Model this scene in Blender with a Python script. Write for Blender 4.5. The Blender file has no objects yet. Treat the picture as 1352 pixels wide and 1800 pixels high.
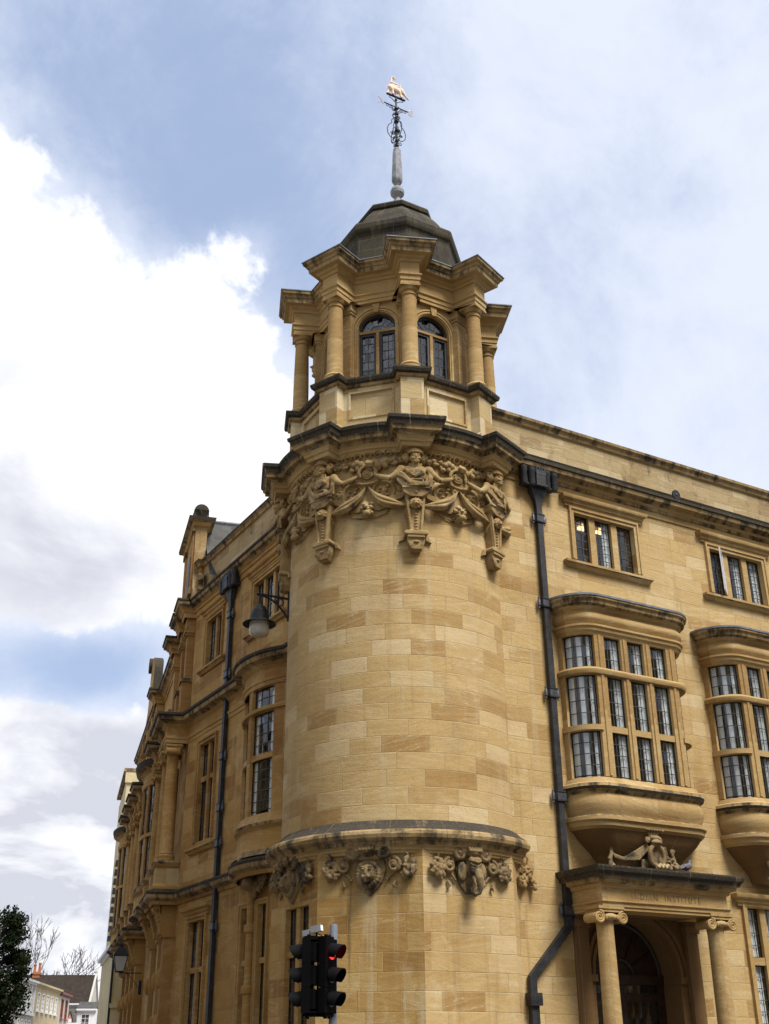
import bpy, bmesh, math, random
from math import sin, cos, pi, radians as R
from mathutils import Vector, Matrix, noise as mnoise

sc = bpy.context.scene
col = sc.collection
random.seed(7)

# ------------------------------------------------------------------ camera
# building frame: +X along the right-hand facade, +Y along the left-hand facade, tower axis at the origin
cam_d = bpy.data.cameras.new('camera')
cam = bpy.data.objects.new('camera', cam_d)
col.objects.link(cam)
rt = Vector((0.86725572, -0.49781439, -0.00695315))
up = Vector((-0.21058398, -0.37944757, 0.90092948))
fw = Vector((0.45113401, 0.77987203, 0.43390981))
m = Matrix((rt, up, -fw)).transposed().to_4x4()
m.translation = Vector((-11.253, -18.904, 1.6))
cam.matrix_world = m
cam_d.sensor_fit = 'VERTICAL'
cam_d.sensor_height = 24.0
cam_d.lens = 24.0 * 2019.0 / 1800.0
cam_d.clip_start = 0.1
cam_d.clip_end = 3000
sc.camera = cam

# ------------------------------------------------------------------ node helpers
class NT:
    def __init__(self, tree):
        self.t = tree
    def n(self, typ, **kw):
        nd = self.t.nodes.new(typ)
        for k, v in kw.items():
            setattr(nd, k, v)
        return nd
    def l(self, a, b):
        self.t.links.new(a, b)
    def put(self, sock, v):
        if isinstance(v, bpy.types.NodeSocket):
            self.l(v, sock)
        elif v is not None:
            sock.default_value = v
    def math(self, op, a, b=None, c=None, clamp=False):
        nd = self.n('ShaderNodeMath', operation=op, use_clamp=clamp)
        for i, v in enumerate((a, b, c)):
            self.put(nd.inputs[i], v)
        return nd.outputs[0]
    def vmath(self, op, a, b=None):
        nd = self.n('ShaderNodeVectorMath', operation=op)
        self.put(nd.inputs[0], a)
        if b is not None:
            self.put(nd.inputs[1], b)
        return nd
    def comb(self, x, y, z):
        nd = self.n('ShaderNodeCombineXYZ')
        for i, v in enumerate((x, y, z)):
            self.put(nd.inputs[i], v)
        return nd.outputs[0]
    def noise(self, vec, scale, detail=4, rough=0.55, dist=0.0, dim='3D'):
        nd = self.n('ShaderNodeTexNoise', noise_dimensions=dim)
        self.put(nd.inputs['Vector'], vec)
        nd.inputs['Scale'].default_value = scale
        nd.inputs['Detail'].default_value = detail
        nd.inputs['Roughness'].default_value = rough
        nd.inputs['Distortion'].default_value = dist
        return nd.outputs[0]
    def step(self, v, a, b, lo=0.0, hi=1.0):
        nd = self.n('ShaderNodeMapRange', interpolation_type='SMOOTHSTEP')
        self.put(nd.inputs[0], v)
        for i, x in enumerate((a, b, lo, hi)):
            nd.inputs[1 + i].default_value = x
        return nd.outputs[0]
    def mix(self, f, a, b, blend='MIX'):
        nd = self.n('ShaderNodeMix', data_type='RGBA', blend_type=blend)
        self.put(nd.inputs[0], f)
        for s, v in ((nd.inputs[6], a), (nd.inputs[7], b)):
            if isinstance(v, tuple) and len(v) == 3:
                v = (*v, 1)
            self.put(s, v)
        return nd.outputs[2]
    def ramp(self, f, stops):
        nd = self.n('ShaderNodeValToRGB')
        self.put(nd.inputs[0], f)
        e = nd.color_ramp.elements
        while len(e) < len(stops):
            e.new(0.5)
        for el, (p, c) in zip(e, stops):
            el.position = p
            el.color = (*c, 1)
        return nd.outputs[0]

# ------------------------------------------------------------------ world: Nishita sky with drifting cloud
SUN_ROT = R(-76)      # building angle of the sun direction
SUN_EL = R(57)
w = bpy.data.worlds.new('World')
sc.world = w
w.use_nodes = True
w.node_tree.nodes.clear()
k = NT(w.node_tree)
sky = k.n('ShaderNodeTexSky', sky_type='NISHITA', sun_disc=False)
sky.sun_elevation = SUN_EL
sky.sun_rotation = pi / 2 - SUN_ROT
sky.air_density = 1.0
sky.dust_density = 1.2
sky.ozone_density = 1.5
tc = k.n('ShaderNodeTexCoord')
D = tc.outputs['Generated']
def blob(c, s, a):
    c = Vector(c).normalized()
    d = k.vmath('DISTANCE', D, tuple(c)).outputs['Value']
    q = k.math('DIVIDE', d, s)
    q = k.math('POWER', q, 2.0)
    q = k.math('MULTIPLY', q, -1.0)
    return k.math('MULTIPLY', k.math('EXPONENT', q), a)

def ray(u, v):
    return rt * ((u - 676) / 2019) - up * ((v - 900) / 2019) + fw
# cumulus masses: direction, angular size, weight
masses = [(ray(10, 640), .155, 1.0), (ray(-90, 330), .10, .9), (ray(240, 770), .11, .95), (ray(350, 900), .105, .9), (ray(110, 920), .15, .9), (ray(420, 860), .06, .4),
          (ray(30, 1420), .095, .9), (ray(170, 1570), .11, .85), (ray(130, 1350), .05, .5), (ray(-150, 1600), .15, .7), (ray(440, 440), .030, .46), (ray(320, 540), .04, .42), (ray(400, 600), .045, .34), (ray(500, 700), .03, .3),
          (ray(250, 1140), .05, -.8), (ray(40, 1170), .05, -.8), (ray(330, 330), .17, -.5), (ray(150, 1190), .04, -.7),
          (ray(1150, 500), .35, -.16)]
dens = None
for c, s, a in masses:
    b = blob(c, s, a)
    dens = b if dens is None else k.math('ADD', dens, b)
# cloud elsewhere in the sky (overhead and behind the camera) so the whole dome is broken cloud
back = k.step(k.vmath('DOT_PRODUCT', D, tuple(fw)).outputs['Value'], .75, .3)
dens = k.math('ADD', dens, k.math('MULTIPLY', back, .50))
n1 = k.noise(D, 7.5, 9, .6, .25)
n2 = k.noise(D, 24.0, 7, .62, .2)
sh = k.math('ADD', dens, k.math('MULTIPLY', k.math('SUBTRACT', n1, .5), 1.9))
sh = k.math('ADD', sh, k.math('MULTIPLY', k.math('SUBTRACT', n2, .5), .95))
cover = k.step(sh, .37, .66)
east = k.step(k.vmath('DOT_PRODUCT', D, tuple(rt)).outputs['Value'], -.16, .14)
veil = k.step(k.math('ADD', k.math('ADD', k.math('MULTIPLY', dens, .5), k.math('ADD', .10, k.math('MULTIPLY', east, .32))), k.noise(D, 5.2, 9, .66, .25)), .34, 1.0)
thick = k.step(k.math('ADD', k.math('MULTIPLY', sh, .22), k.noise(k.vmath('ADD', D, (3.1, 1.7, .12)).outputs[0], 4.6, 6, .55)), .46, .86)
under = [(ray(40, 960), .12, .45), (ray(200, 930), .07, .2), (ray(80, 1450), .075, 1.0), (ray(130, 1610), .10, .9), (ray(20, 1560), .12, .9), (ray(200, 1720), .08, .7)]
ud = None
for c, s, a in under:
    b = blob(c, s, a)
    ud = b if ud is None else k.math('ADD', ud, b)
n3 = k.step(k.noise(k.vmath('MULTIPLY', D, (1, 1, 1.7)).outputs[0], 5.5, 7, .56, .3), .34, .66)
shade = k.math('MULTIPLY', k.math('ADD', k.math('MULTIPLY', thick, .38), k.math('MULTIPLY', ud, 1.1)), k.math('ADD', .12, n3), clamp=True)
S = 8.9
skyc = k.mix(.62, sky.outputs[0], (.53 * S, .66 * S, .95 * S))
haze = k.step(k.vmath('DOT_PRODUCT', D, (0, 0, 1)).outputs['Value'], .0, .45, .35, .0)
skyc = k.mix(haze, skyc, (.62 * S, .75 * S, .95 * S))
skyc = k.mix(k.math('MULTIPLY', veil, .85), skyc, (.86 * S, .91 * S, 1.03 * S))
cc = k.mix(shade, (1.15 * S, 1.15 * S, 1.18 * S), (.66 * S, .685 * S, .77 * S))
fin = k.mix(cover, skyc, cc)
# the low sky away from the bright bank ahead is duller
dull = k.math('MULTIPLY', back, k.step(k.vmath('DOT_PRODUCT', D, (0, 0, 1)).outputs['Value'], .8, .1))
fin = k.mix(k.math('MULTIPLY', dull, .50), fin, (.0, .0, .0))
bg = k.n('ShaderNodeBackground')
k.l(fin, bg.inputs[0])
bg.inputs[1].default_value = 0.1
wo = k.n('ShaderNodeOutputWorld')
k.l(bg.outputs[0], wo.inputs[0])

# ------------------------------------------------------------------ sun behind thin cloud, exposure
sd = bpy.data.lights.new('sun', 'SUN')
sd.energy = 4.5
sd.angle = R(22)
sd.color = (1.0, .965, .90)
so = bpy.data.objects.new('sun', sd)
col.objects.link(so)
sv = Vector((cos(SUN_ROT) * cos(SUN_EL), sin(SUN_ROT) * cos(SUN_EL), sin(SUN_EL)))
so.rotation_euler = sv.to_track_quat('Z', 'Y').to_euler()
so.location = (20, -40, 40)
sc.view_settings.view_transform = 'Standard'
sc.view_settings.look = 'None'
sc.view_settings.exposure = 0.24
sc.view_settings.gamma = 1.0
sc.view_settings.use_curve_mapping = False

# ------------------------------------------------------------------ materials
def base_mat(name):
    mt = bpy.data.materials.new(name)
    mt.use_nodes = True
    mt.node_tree.nodes.clear()
    q = NT(mt.node_tree)
    out = q.n('ShaderNodeOutputMaterial')
    p = q.n('ShaderNodeBsdfPrincipled')
    q.l(p.outputs[0], out.inputs[0])
    return mt, q, p, out

def simple(name, c, rough=.6, metal=0.0, var=.15, scale=6, bump=0.0, spec=.5, emis=None):
    mt, q, p, out = base_mat(name)
    g = q.n('ShaderNodeTexCoord').outputs['Object']
    n = q.noise(g, scale, 5, .6)
    f = q.step(n, .3, .7)
    dk = tuple(x * (1 - var) for x in c)
    lt = tuple(min(1, x * (1 + var)) for x in c)
    q.l(q.mix(f, dk, lt), p.inputs['Base Color'])
    p.inputs['Roughness'].default_value = rough
    p.inputs['Metallic'].default_value = metal
    p.inputs['Specular IOR Level'].default_value = spec
    if bump:
        b = q.n('ShaderNodeBump')
        b.inputs['Strength'].default_value = bump
        b.inputs['Distance'].default_value = .02
        q.l(q.noise(g, scale * 6, 4, .6), b.inputs['Height'])
        q.l(b.outputs[0], p.inputs['Normal'])
    if emis:
        p.inputs['Emission Color'].default_value = (*emis[0], 1)
        p.inputs['Emission Strength'].default_value = emis[1]
    return mt

def stone(name, tones, h=.295, L=.86, rows=True, crust=0.0, streak=0.0, objco=False, joint=.36, stain=.5, warm=0.0, plain=False):
    mt, q, p, out = base_mat(name)
    co = q.n('ShaderNodeTexCoord')
    ob = co.outputs['Object']
    if objco:
        u = v = None
        base = q.ramp(q.noise(ob, 2.2, 5, .6), [(.3, tones[0]), (.5, tones[1]), (.7, tones[2])])
        rnd = q.noise(ob, 1.1, 2)
        stri = q.noise(ob, 14, 5, .6)
        jm = 0.0
    else:
        uv = q.n('ShaderNodeSeparateXYZ')
        q.l(co.outputs['UV'], uv.inputs[0])
        u, v = uv.outputs[0], uv.outputs[1]
        if rows:
            vr = q.math('DIVIDE', v, h)
            row = q.math('FLOOR', vr)
            fv = q.math('FRACT', vr)
        else:
            row = q.math('FLOOR', q.math('MULTIPLY', v, 0.13))
            fv = None
        wn = q.n('ShaderNodeTexWhiteNoise', noise_dimensions='1D')
        q.l(row, wn.inputs['W'])
        rr = wn.outputs['Value']
        W = q.math('ADD', q.math('DIVIDE', u, L), q.math('MULTIPLY', rr, 137.0))
        vo = q.n('ShaderNodeTexVoronoi', voronoi_dimensions='1D', feature='F1')
        q.l(W, vo.inputs['W'])
        vo.inputs['Scale'].default_value = 1
        vo.inputs['Randomness'].default_value = .8
        ve = q.n('ShaderNodeTexVoronoi', voronoi_dimensions='1D', feature='DISTANCE_TO_EDGE')
        q.l(W, ve.inputs['W'])
        ve.inputs['Scale'].default_value = 1
        ve.inputs['Randomness'].default_value = .8
        cs = q.n('ShaderNodeSeparateColor')
        q.l(vo.outputs['Color'], cs.inputs[0])
        rnd, rn2, rn3 = cs.outputs[0], cs.outputs[1], cs.outputs[2]
        base = q.ramp(rnd, [(0, tones[0]), (.10, tones[0]), (.20, tones[1]), (.72, tones[1]), (.86, tones[2]), (1, tones[2])])
        base = q.mix(q.math('MULTIPLY', rn2, .35), base, q.ramp(rn3, [(0, tones[1]), (1, tones[2])]))
        jv = q.math('MULTIPLY', ve.outputs['Distance'], L)
        jm = q.step(jv, .004, .009, 1, 0)
        if rows:
            jh = q.math('MULTIPLY', q.math('MINIMUM', fv, q.math('SUBTRACT', 1, fv)), h)
            jm = q.math('MAXIMUM', jm, q.step(jh, .003, .008, 1, 0))
        # bedding: fine streaks running along each block, tilted a little per block
        tilt = q.math('MULTIPLY', q.math('SUBTRACT', rn2, .5), q.math('MULTIPLY', u, 9.0))
        vec = q.comb(q.math('ADD', q.math('MULTIPLY', u, 1.3), q.math('MULTIPLY', rnd, 50)), q.math('ADD', q.math('MULTIPLY', v, 15), tilt), q.math('MULTIPLY', rn3, 30))
        stri = q.noise(vec, 1.0, 6, .62, .6)
    base = q.mix(q.step(stri, .28, .74, 0, 1), q.mix(.34, base, (.74, .66, .54), 'MULTIPLY'), base if plain else q.mix(.10, base, (.70, .58, .36)))
    vein = q.step(q.math('ABSOLUTE', q.math('SUBTRACT', stri, .585)), .004, .016, 1, 0)
    if not objco and not plain:
        vein = q.math('MULTIPLY', vein, q.step(rn3, .45, .8))
        base = q.mix(q.math('MULTIPLY', vein, .75), base, (.66, .55, .36))
    fine = q.noise(ob, 55, 4, .7)
    base = q.mix(q.step(fine, .25, .75, .35, 0), base, (.02, .017, .012) if plain else (.20, .135, .06))
    if not plain:
        pit = q.noise(q.vmath('MULTIPLY', ob, (1, 1, 1.6)).outputs[0], 26, 3, .5)
        base = q.mix(q.step(pit, .66, .74, 0, .75), base, (.13, .085, .04))
        pale = q.noise(q.vmath('ADD', ob, (11, 3, 17)).outputs[0], 1.7, 7, .65, .6)
        base = q.mix(q.math('MULTIPLY', q.step(pale, .54, .72), .38), base, (.64, .53, .33))
    big = q.noise(ob, .55, 6, .62, .4)
    base = q.mix(q.math('MULTIPLY', q.step(big, .46, .74), 0 if plain else stain), base, q.mix(.75, base, (.50, .36, .19), 'MULTIPLY'))
    grey = q.noise(q.vmath('ADD', ob, (31, 7, 3)).outputs[0], .9, 7, .65, .5)
    base = q.mix(q.math('MULTIPLY', q.step(grey, .55, .75), 0 if plain else .35), base, (.28, .215, .125))
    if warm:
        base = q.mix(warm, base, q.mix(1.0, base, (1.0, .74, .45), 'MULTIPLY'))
    if streak and not objco:
        sn = q.noise(q.comb(q.math('MULTIPLY', u, 5.5), q.math('MULTIPLY', v, .22), 4.4), 1, 5, .6)
        base = q.mix(q.math('MULTIPLY', q.step(sn, .54, .72), streak), base, (.50, .40, .25))
        base = q.mix(q.math('MULTIPLY', q.step(sn, .44, .26), streak), base, (.17, .10, .04))
    if crust:
        cn = q.noise(q.vmath('MULTIPLY', ob, (1, 1, .7)).outputs[0], 2.3, 8, .68, .3)
        if not objco:
            cn = q.math('ADD', q.math('MULTIPLY', cn, .62), q.math('MULTIPLY', q.noise(q.comb(q.math('MULTIPLY', u, 7.0), q.math('MULTIPLY', v, 1.1), 2.2), 1, 5, .65), .38))
        cf = q.step(cn, .62 - .42 * crust, .78 - .42 * crust)
        cd = q.ramp(q.noise(ob, 30, 5, .7), [(.3, (.010, .009, .008)), (.55, (.030, .026, .021)), (.75, (.12, .11, .085))])
        base = q.mix(q.math('MULTIPLY', cf, .93), base, cd)
    if not objco:
        jc = q.mix(q.step(rnd, .3, .7), (.50, .39, .24), (.20, .135, .07))
        base = q.mix(q.math('MULTIPLY', jm, joint), base, jc)
    q.l(base, p.inputs['Base Color'])
    p.inputs['Roughness'].default_value = .88
    p.inputs['Specular IOR Level'].default_value = .25
    hgt = q.math('ADD', q.math('MULTIPLY', stri, .6), q.math('MULTIPLY', fine, .35))
    if not objco:
        hgt = q.math('ADD', hgt, q.math('MULTIPLY', rn2, .5))
        hgt = q.math('SUBTRACT', hgt, q.math('MULTIPLY', jm, .7))
    hgt = q.math('ADD', hgt, q.math('MULTIPLY', q.noise(ob, 9, 5, .65), .9))
    b = q.n('ShaderNodeBump')
    b.inputs['Strength'].default_value = .55
    b.inputs['Distance'].default_value = .016
    q.l(hgt, b.inputs['Height'])
    q.l(b.outputs[0], p.inputs['Normal'])
    return mt

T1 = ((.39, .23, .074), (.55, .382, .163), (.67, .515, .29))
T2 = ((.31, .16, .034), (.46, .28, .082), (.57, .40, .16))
M = {}
M['ashlar'] = stone('ashlar_limestone', T1, streak=.30)
M['ashlar_low'] = stone('ashlar_limestone_low', T2, streak=.8)
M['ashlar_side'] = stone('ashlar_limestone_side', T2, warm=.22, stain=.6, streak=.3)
M['dress'] = stone('dressed_limestone', ((.34, .20, .064), (.46, .305, .122), (.55, .40, .19)), rows=False, L=.9, joint=.4, stain=.8)
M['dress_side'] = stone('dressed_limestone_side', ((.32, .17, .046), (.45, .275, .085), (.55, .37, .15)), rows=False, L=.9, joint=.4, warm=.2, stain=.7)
M['crust'] = stone('weathered_limestone', ((.22, .15, .07), (.27, .20, .11), (.33, .26, .16)), rows=False, L=.9, crust=.80)
M['semi'] = stone('weathered_shaded_limestone', ((.28, .175, .07), (.36, .245, .105), (.44, .32, .17)), rows=False, L=.9, crust=.42)  # patchy crust; also puts shade between mouldings into the colour
M['parapet'] = stone('parapet_limestone', ((.25, .17, .08), (.40, .30, .155), (.55, .45, .28)), h=.27, L=.55, crust=.20, stain=.7)
M['panel'] = stone('patched_limestone', ((.42, .28, .11), (.54, .41, .21), (.72, .63, .42)), rows=True, h=.4, L=.5, crust=.05)
M['carved'] = stone('carved_limestone', ((.25, .155, .056), (.34, .225, .092), (.43, .31, .145)), objco=True, stain=.5, crust=.20)
M['carved_dark'] = stone('carved_limestone_sooty', ((.15, .095, .04), (.22, .15, .07), (.31, .23, .125)), objco=True, crust=.36)
M['dome'] = stone('dome_limestone', ((.040, .033, .018), (.060, .050, .029), (.105, .09, .055)), h=.3, L=.7, crust=.45, plain=True, joint=.15)
M['lead'] = simple('lead_sheet', (.13, .145, .165), .6, .0, .3, 9, .2)
M['iron'] = simple('black_iron', (.012, .012, .014), .5, .0, .3, 12, .25, .3)
M['iron2'] = simple('grey_iron', (.06, .063, .072), .42, .15, .35, 14, .2)
M['came'] = simple('window_lead', (.055, .055, .058), .6)
M['pipe'] = simple('painted_iron_pipe', (.026, .026, .029), .5, .0, .45, 5, .35, .35)
M['darkframe'] = simple('dark_window_frame', (.025, .023, .021), .55)
M['room'] = simple('room_plaster', (.30, .28, .24), .9)
M['curtain'] = simple('white_curtain', (.90, .90, .89), .9, 0, .05, 3)
M['wood'] = simple('dark_oak', (.026, .010, .005), .5, 0, .4, 8, .3)
M['gilt'] = simple('faded_gilt', (.80, .60, .46), .6, .0, .2, 12)
M['letterg'] = simple('pale_gilt', (.80, .70, .68), .5, .1, .1, 12)
M['zinc'] = simple('grey_lead_mast', (.24, .245, .265), .7, .0, .3, 7, .3, .2)
M['slate'] = stone('stone_slates', ((.060, .060, .060), (.085, .085, .084), (.12, .118, .112)), h=.22, L=.3, joint=.12, plain=True)
M['tile'] = stone('clay_tiles', ((.022, .015, .012), (.032, .023, .018), (.045, .032, .025)), h=.28, L=.25, joint=.08, plain=True)
M['cream'] = simple('cream_render', (.55, .46, .27), .85, 0, .12, 1.2, .1)
M['white'] = simple('white_paint', (.72, .72, .74), .6, 0, .06)
M['greyw'] = simple('grey_render', (.46, .44, .40), .85, 0, .12, 1.5)
M['ochre'] = simple('ochre_render', (.50, .41, .25), .85, 0, .15, 1.5)
M['pinkg'] = simple('pale_render', (.47, .44, .38), .85, 0, .1, 1.5)
M['pink'] = simple('pink_render', (.52, .27, .22), .85, 0, .1)
M['redp'] = simple('dark_red_paint', (.20, .05, .04), .6)
M['brick'] = simple('orange_brick', (.36, .13, .05), .85, 0, .3, 8)
M['buff'] = simple('buff_clay', (.45, .29, .13), .85, 0, .2, 8)
M['dark_stone'] = stone('shaded_porch_stone', ((.13, .068, .026), (.20, .112, .042), (.27, .165, .07)), rows=False, L=.8, joint=.3, plain=True)  # recess and underside shade put into the stone colour
M['pole'] = simple('grey_painted_pole', (.15, .165, .19), .5, 0, .12)
M['black'] = simple('black_plastic', (.002, .002, .0025), .65, 0, .2, spec=.08)
M['visor'] = simple('dark_grey_plastic', (.004, .0037, .0045), .6, spec=.12)
M['sensor'] = simple('silver_housing', (.26, .265, .28), .4, .1, .08)
M['cap'] = simple('white_face', (.85, .85, .86), .5)
M['offlens'] = simple('dark_lens', (.012, .011, .011), .3)
M['redlens'] = simple('lit_red_lens', (.5, .01, .01), .4, emis=((1.0, .025, .02), 2.2))
M['lampglow'] = simple('lit_ceiling_panel', (.8, .6, .4), .6, emis=((1.0, .62, .28), 2.4))
M['opal'] = simple('opal_glass', (.50, .47, .40), .25, 0, .1, 5)
M['milk'] = simple('frosted_pane', (.48, .50, .50), .25, 0, .06, 4)
M['bark'] = simple('bark', (.055, .045, .038), .9, 0, .3, 8)
M['twig'] = simple('bare_twig', (.085, .072, .068), .9)
M['asphalt'] = simple('asphalt', (.05, .05, .05), .9, 0, .25, 3, .4)
M['paving'] = simple('paving_stone', (.22, .21, .19), .9, 0, .2, 2, .2)
M['feather'] = simple('pigeon_feathers', (.12, .11, .13), .7, 0, .4, 25)
M['orange'] = simple('pigeon_legs', (.3, .08, .05), .7)
M['letter'] = simple('worn_cut_letters', (.23, .145, .065), .95, 0, .45, 9)

def leaf_mat():
    mt, q, p, out = base_mat('evergreen_leaves')
    g = q.n('ShaderNodeTexCoord').outputs['Object']
    c = q.ramp(q.noise(g, 1.3, 4), [(.3, (.006, .010, .005)), (.55, (.013, .020, .008)), (.75, (.026, .034, .012))])
    q.l(c, p.inputs['Base Color'])
    p.inputs['Roughness'].default_value = 1
    p.inputs['Specular IOR Level'].default_value = .05
    return mt
M['leaf'] = leaf_mat()

def glass_mat(name, tint=(.82, .85, .86), rough=.015, boost=1.0, wav=.25):
    mt = bpy.data.materials.new(name)
    mt.use_nodes = True
    mt.node_tree.nodes.clear()
    q = NT(mt.node_tree)
    out = q.n('ShaderNodeOutputMaterial')
    tr = q.n('ShaderNodeBsdfTransparent')
    tr.inputs[0].default_value = (*tint, 1)
    gl = q.n('ShaderNodeBsdfGlossy')
    gl.inputs['Roughness'].default_value = rough
    gl.inputs['Color'].default_value = (.9, .93, .97, 1)
    ge = q.n('ShaderNodeNewGeometry')
    cs = q.math('ABSOLUTE', q.vmath('DOT_PRODUCT', ge.outputs['Normal'], ge.outputs['Incoming']).outputs['Value'])
    sch = q.math('ADD', .045, q.math('MULTIPLY', q.math('POWER', q.math('SUBTRACT', 1.0, cs, clamp=True), 5.0), .95))
    g = q.n('ShaderNodeTexCoord').outputs['Object']
    b = q.n('ShaderNodeBump')
    b.inputs['Strength'].default_value = wav
    b.inputs['Distance'].default_value = .03
    q.l(q.noise(g, 3.2, 2, .4), b.inputs['Height'])
    fl_ = q.vmath('FLOOR', q.vmath('MULTIPLY', g, (6.1, 6.1, 4.7)).outputs[0]).outputs[0]
    wn = q.n('ShaderNodeTexWhiteNoise', noise_dimensions='3D')
    q.l(fl_, wn.inputs['Vector'])
    tl_ = q.vmath('MULTIPLY', q.vmath('SUBTRACT', wn.outputs['Color'], (.5, .5, .5)).outputs[0], (.16, .16, .16)).outputs[0]
    nn_ = q.vmath('NORMALIZE', q.vmath('ADD', b.outputs[0], tl_).outputs[0]).outputs[0]
    q.l(nn_, gl.inputs['Normal'])
    mx = q.n('ShaderNodeMixShader')
    q.l(q.math('MULTIPLY', sch, boost, clamp=True), mx.inputs[0])
    q.l(tr.outputs[0], mx.inputs[1])
    q.l(gl.outputs[0], mx.inputs[2])
    q.l(mx.outputs[0], out.inputs[0])
    return mt
M['glass'] = glass_mat('leaded_window_glass', boost=2.3)

# ------------------------------------------------------------------ mesh building
class Fr:
    """vertical working plane: u along the wall, o outward, z up"""
    def __init__(s, x, y, ang):
        s.x, s.y = x, y
        s.ux, s.uy = cos(ang), sin(ang)
        s.nx, s.ny = s.uy, -s.ux
    def p(s, u, o, z):
        return (s.x + u * s.ux + o * s.nx, s.y + u * s.uy + o * s.ny, z)

class MB:
    def __init__(s):
        s.v, s.f, s.uv, s.mi, s.mats = [], [], [], [], []
    def mat(s, name):
        if name not in s.mats:
            s.mats.append(name)
        return s.mats.index(name)
    def poly(s, pts, uvs=None, mat=None):
        i0 = len(s.v)
        s.v += [tuple(p) for p in pts]
        s.f.append(tuple(range(i0, i0 + len(pts))))
        if uvs is None:
            a, b, c = Vector(pts[0]), Vector(pts[1]), Vector(pts[2])
            n = (b - a).cross(c - a)
            if n.length > 0:
                n.normalize()
            if abs(n.z) > .75:
                uvs = [(p[0], p[1]) for p in pts]
            else:
                t = Vector((-n.y, n.x, 0)).normalized()
                uvs = [(p[0] * t.x + p[1] * t.y, p[2]) for p in pts]
        s.uv.append(uvs)
        s.mi.append(s.mat(mat))
    def grid(s, rows, mat, uvs=None, close=False):
        nr, nc = len(rows), len(rows[0])
        i0 = len(s.v)
        for r in rows:
            s.v += [tuple(p) for p in r]
        mi = mat if isinstance(mat, list) else [mat] * (nr - 1)
        for i in range(nr - 1):
            for j in range(nc if close else nc - 1):
                j2 = (j + 1) % nc
                s.f.append((i0 + i * nc + j, i0 + i * nc + j2, i0 + (i + 1) * nc + j2, i0 + (i + 1) * nc + j))
                if uvs:
                    s.uv.append([uvs[i][j], uvs[i][j + 1], uvs[i + 1][j + 1], uvs[i + 1][j]])
                else:
                    s.uv.append([(j * .1, i * .1)] * 4)
                s.mi.append(s.mat(mi[i]))
    def box(s, fr, u0, u1, o0, o1, z0, z1, mat):
        P = lambda u, o, z: fr.p(u, o, z)
        q = s.poly
        q([P(u0, o1, z0), P(u1, o1, z0), P(u1, o1, z1), P(u0, o1, z1)], [(u0, z0), (u1, z0), (u1, z1), (u0, z1)], mat)
        q([P(u1, o0, z0), P(u0, o0, z0), P(u0, o0, z1), P(u1, o0, z1)], [(u1, z0), (u0, z0), (u0, z1), (u1, z1)], mat)
        q([P(u0, o0, z0), P(u0, o1, z0), P(u0, o1, z1), P(u0, o0, z1)], [(u0 + o0, z0), (u0 + o1, z0), (u0 + o1, z1), (u0 + o0, z1)], mat)
        q([P(u1, o1, z0), P(u1, o0, z0), P(u1, o0, z1), P(u1, o1, z1)], [(u1 - o1, z0), (u1 - o0, z0), (u1 - o0, z1), (u1 - o1, z1)], mat)
        q([P(u0, o1, z1), P(u1, o1, z1), P(u1, o0, z1), P(u0, o0, z1)], [(u0, z1), (u1, z1), (u1, z1 + .1), (u0, z1 + .1)], mat)
        q([P(u0, o0, z0), P(u1, o0, z0), P(u1, o1, z0), P(u0, o1, z0)], [(u0, z0), (u1, z0), (u1, z0 - .1), (u0, z0 - .1)], mat)
    def cbox(s, c, ax, half, mat):
        """oriented box: centre, three unit axes, half sizes"""
        c = Vector(c)
        a, b, d = [Vector(x) * h for x, h in zip(ax, half)]
        P = lambda i, j, k2: c + a * i + b * j + d * k2
        for f in (((-1, -1, 1), (1, -1, 1), (1, 1, 1), (-1, 1, 1)), ((1, -1, -1), (-1, -1, -1), (-1, 1, -1), (1, 1, -1)),
                  ((-1, -1, -1), (-1, -1, 1), (-1, 1, 1), (-1, 1, -1)), ((1, -1, 1), (1, -1, -1), (1, 1, -1), (1, 1, 1)),
                  ((-1, 1, 1), (1, 1, 1), (1, 1, -1), (-1, 1, -1)), ((-1, -1, -1), (1, -1, -1), (1, -1, 1), (-1, -1, 1))):
            s.poly([P(*t) for t in f], None, mat)
    def tube(s, pts, rad, seg, mat, caps=True, flat=None):
        pts = [Vector(p) for p in pts]
        n = len(pts)
        rad = rad if isinstance(rad, (list, tuple)) else [rad] * n
        rows, uvs = [], []
        nrm = None
        L = 0
        for i, p in enumerate(pts):
            t = (pts[min(i + 1, n - 1)] - pts[max(i - 1, 0)]).normalized()
            if nrm is None:
                a = Vector((0, 0, 1)) if abs(t.z) < .9 else Vector((1, 0, 0))
                nrm = t.cross(a).normalized()
            nrm = (nrm - t * nrm.dot(t)).normalized()
            b = t.cross(nrm)
            if i:
                L += (p - pts[i - 1]).length
            rows.append([p + (nrm * cos(2 * pi * j / seg) + b * sin(2 * pi * j / seg) * (flat or 1)) * rad[i] for j in range(seg)])
            uvs.append([(2 * pi * j / seg * rad[0], L) for j in range(seg + 1)])
        s.grid(rows, mat, uvs, close=True)
        if caps:
            s.poly(list(reversed(rows[0])), None, mat)
            s.poly(rows[-1], None, mat)
    def lathe(s, c, prof, seg, mat, a0=0, a1=2 * pi, rot=0.0):
        full = abs(a1 - a0 - 2 * pi) < 1e-6
        n = seg if full else seg + 1
        rows, uvs = [], []
        for r, z in prof:
            rows.append([(c[0] + r * cos(rot + a0 + (a1 - a0) * j / seg), c[1] + r * sin(rot + a0 + (a1 - a0) * j / seg), c[2] + z) for j in range(n)])
            uvs.append([((a0 + (a1 - a0) * j / seg) * max(prof[0][0], .05), c[2] + z) for j in range(seg + 1)])
        s.grid(rows, mat, uvs, close=full)
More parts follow.
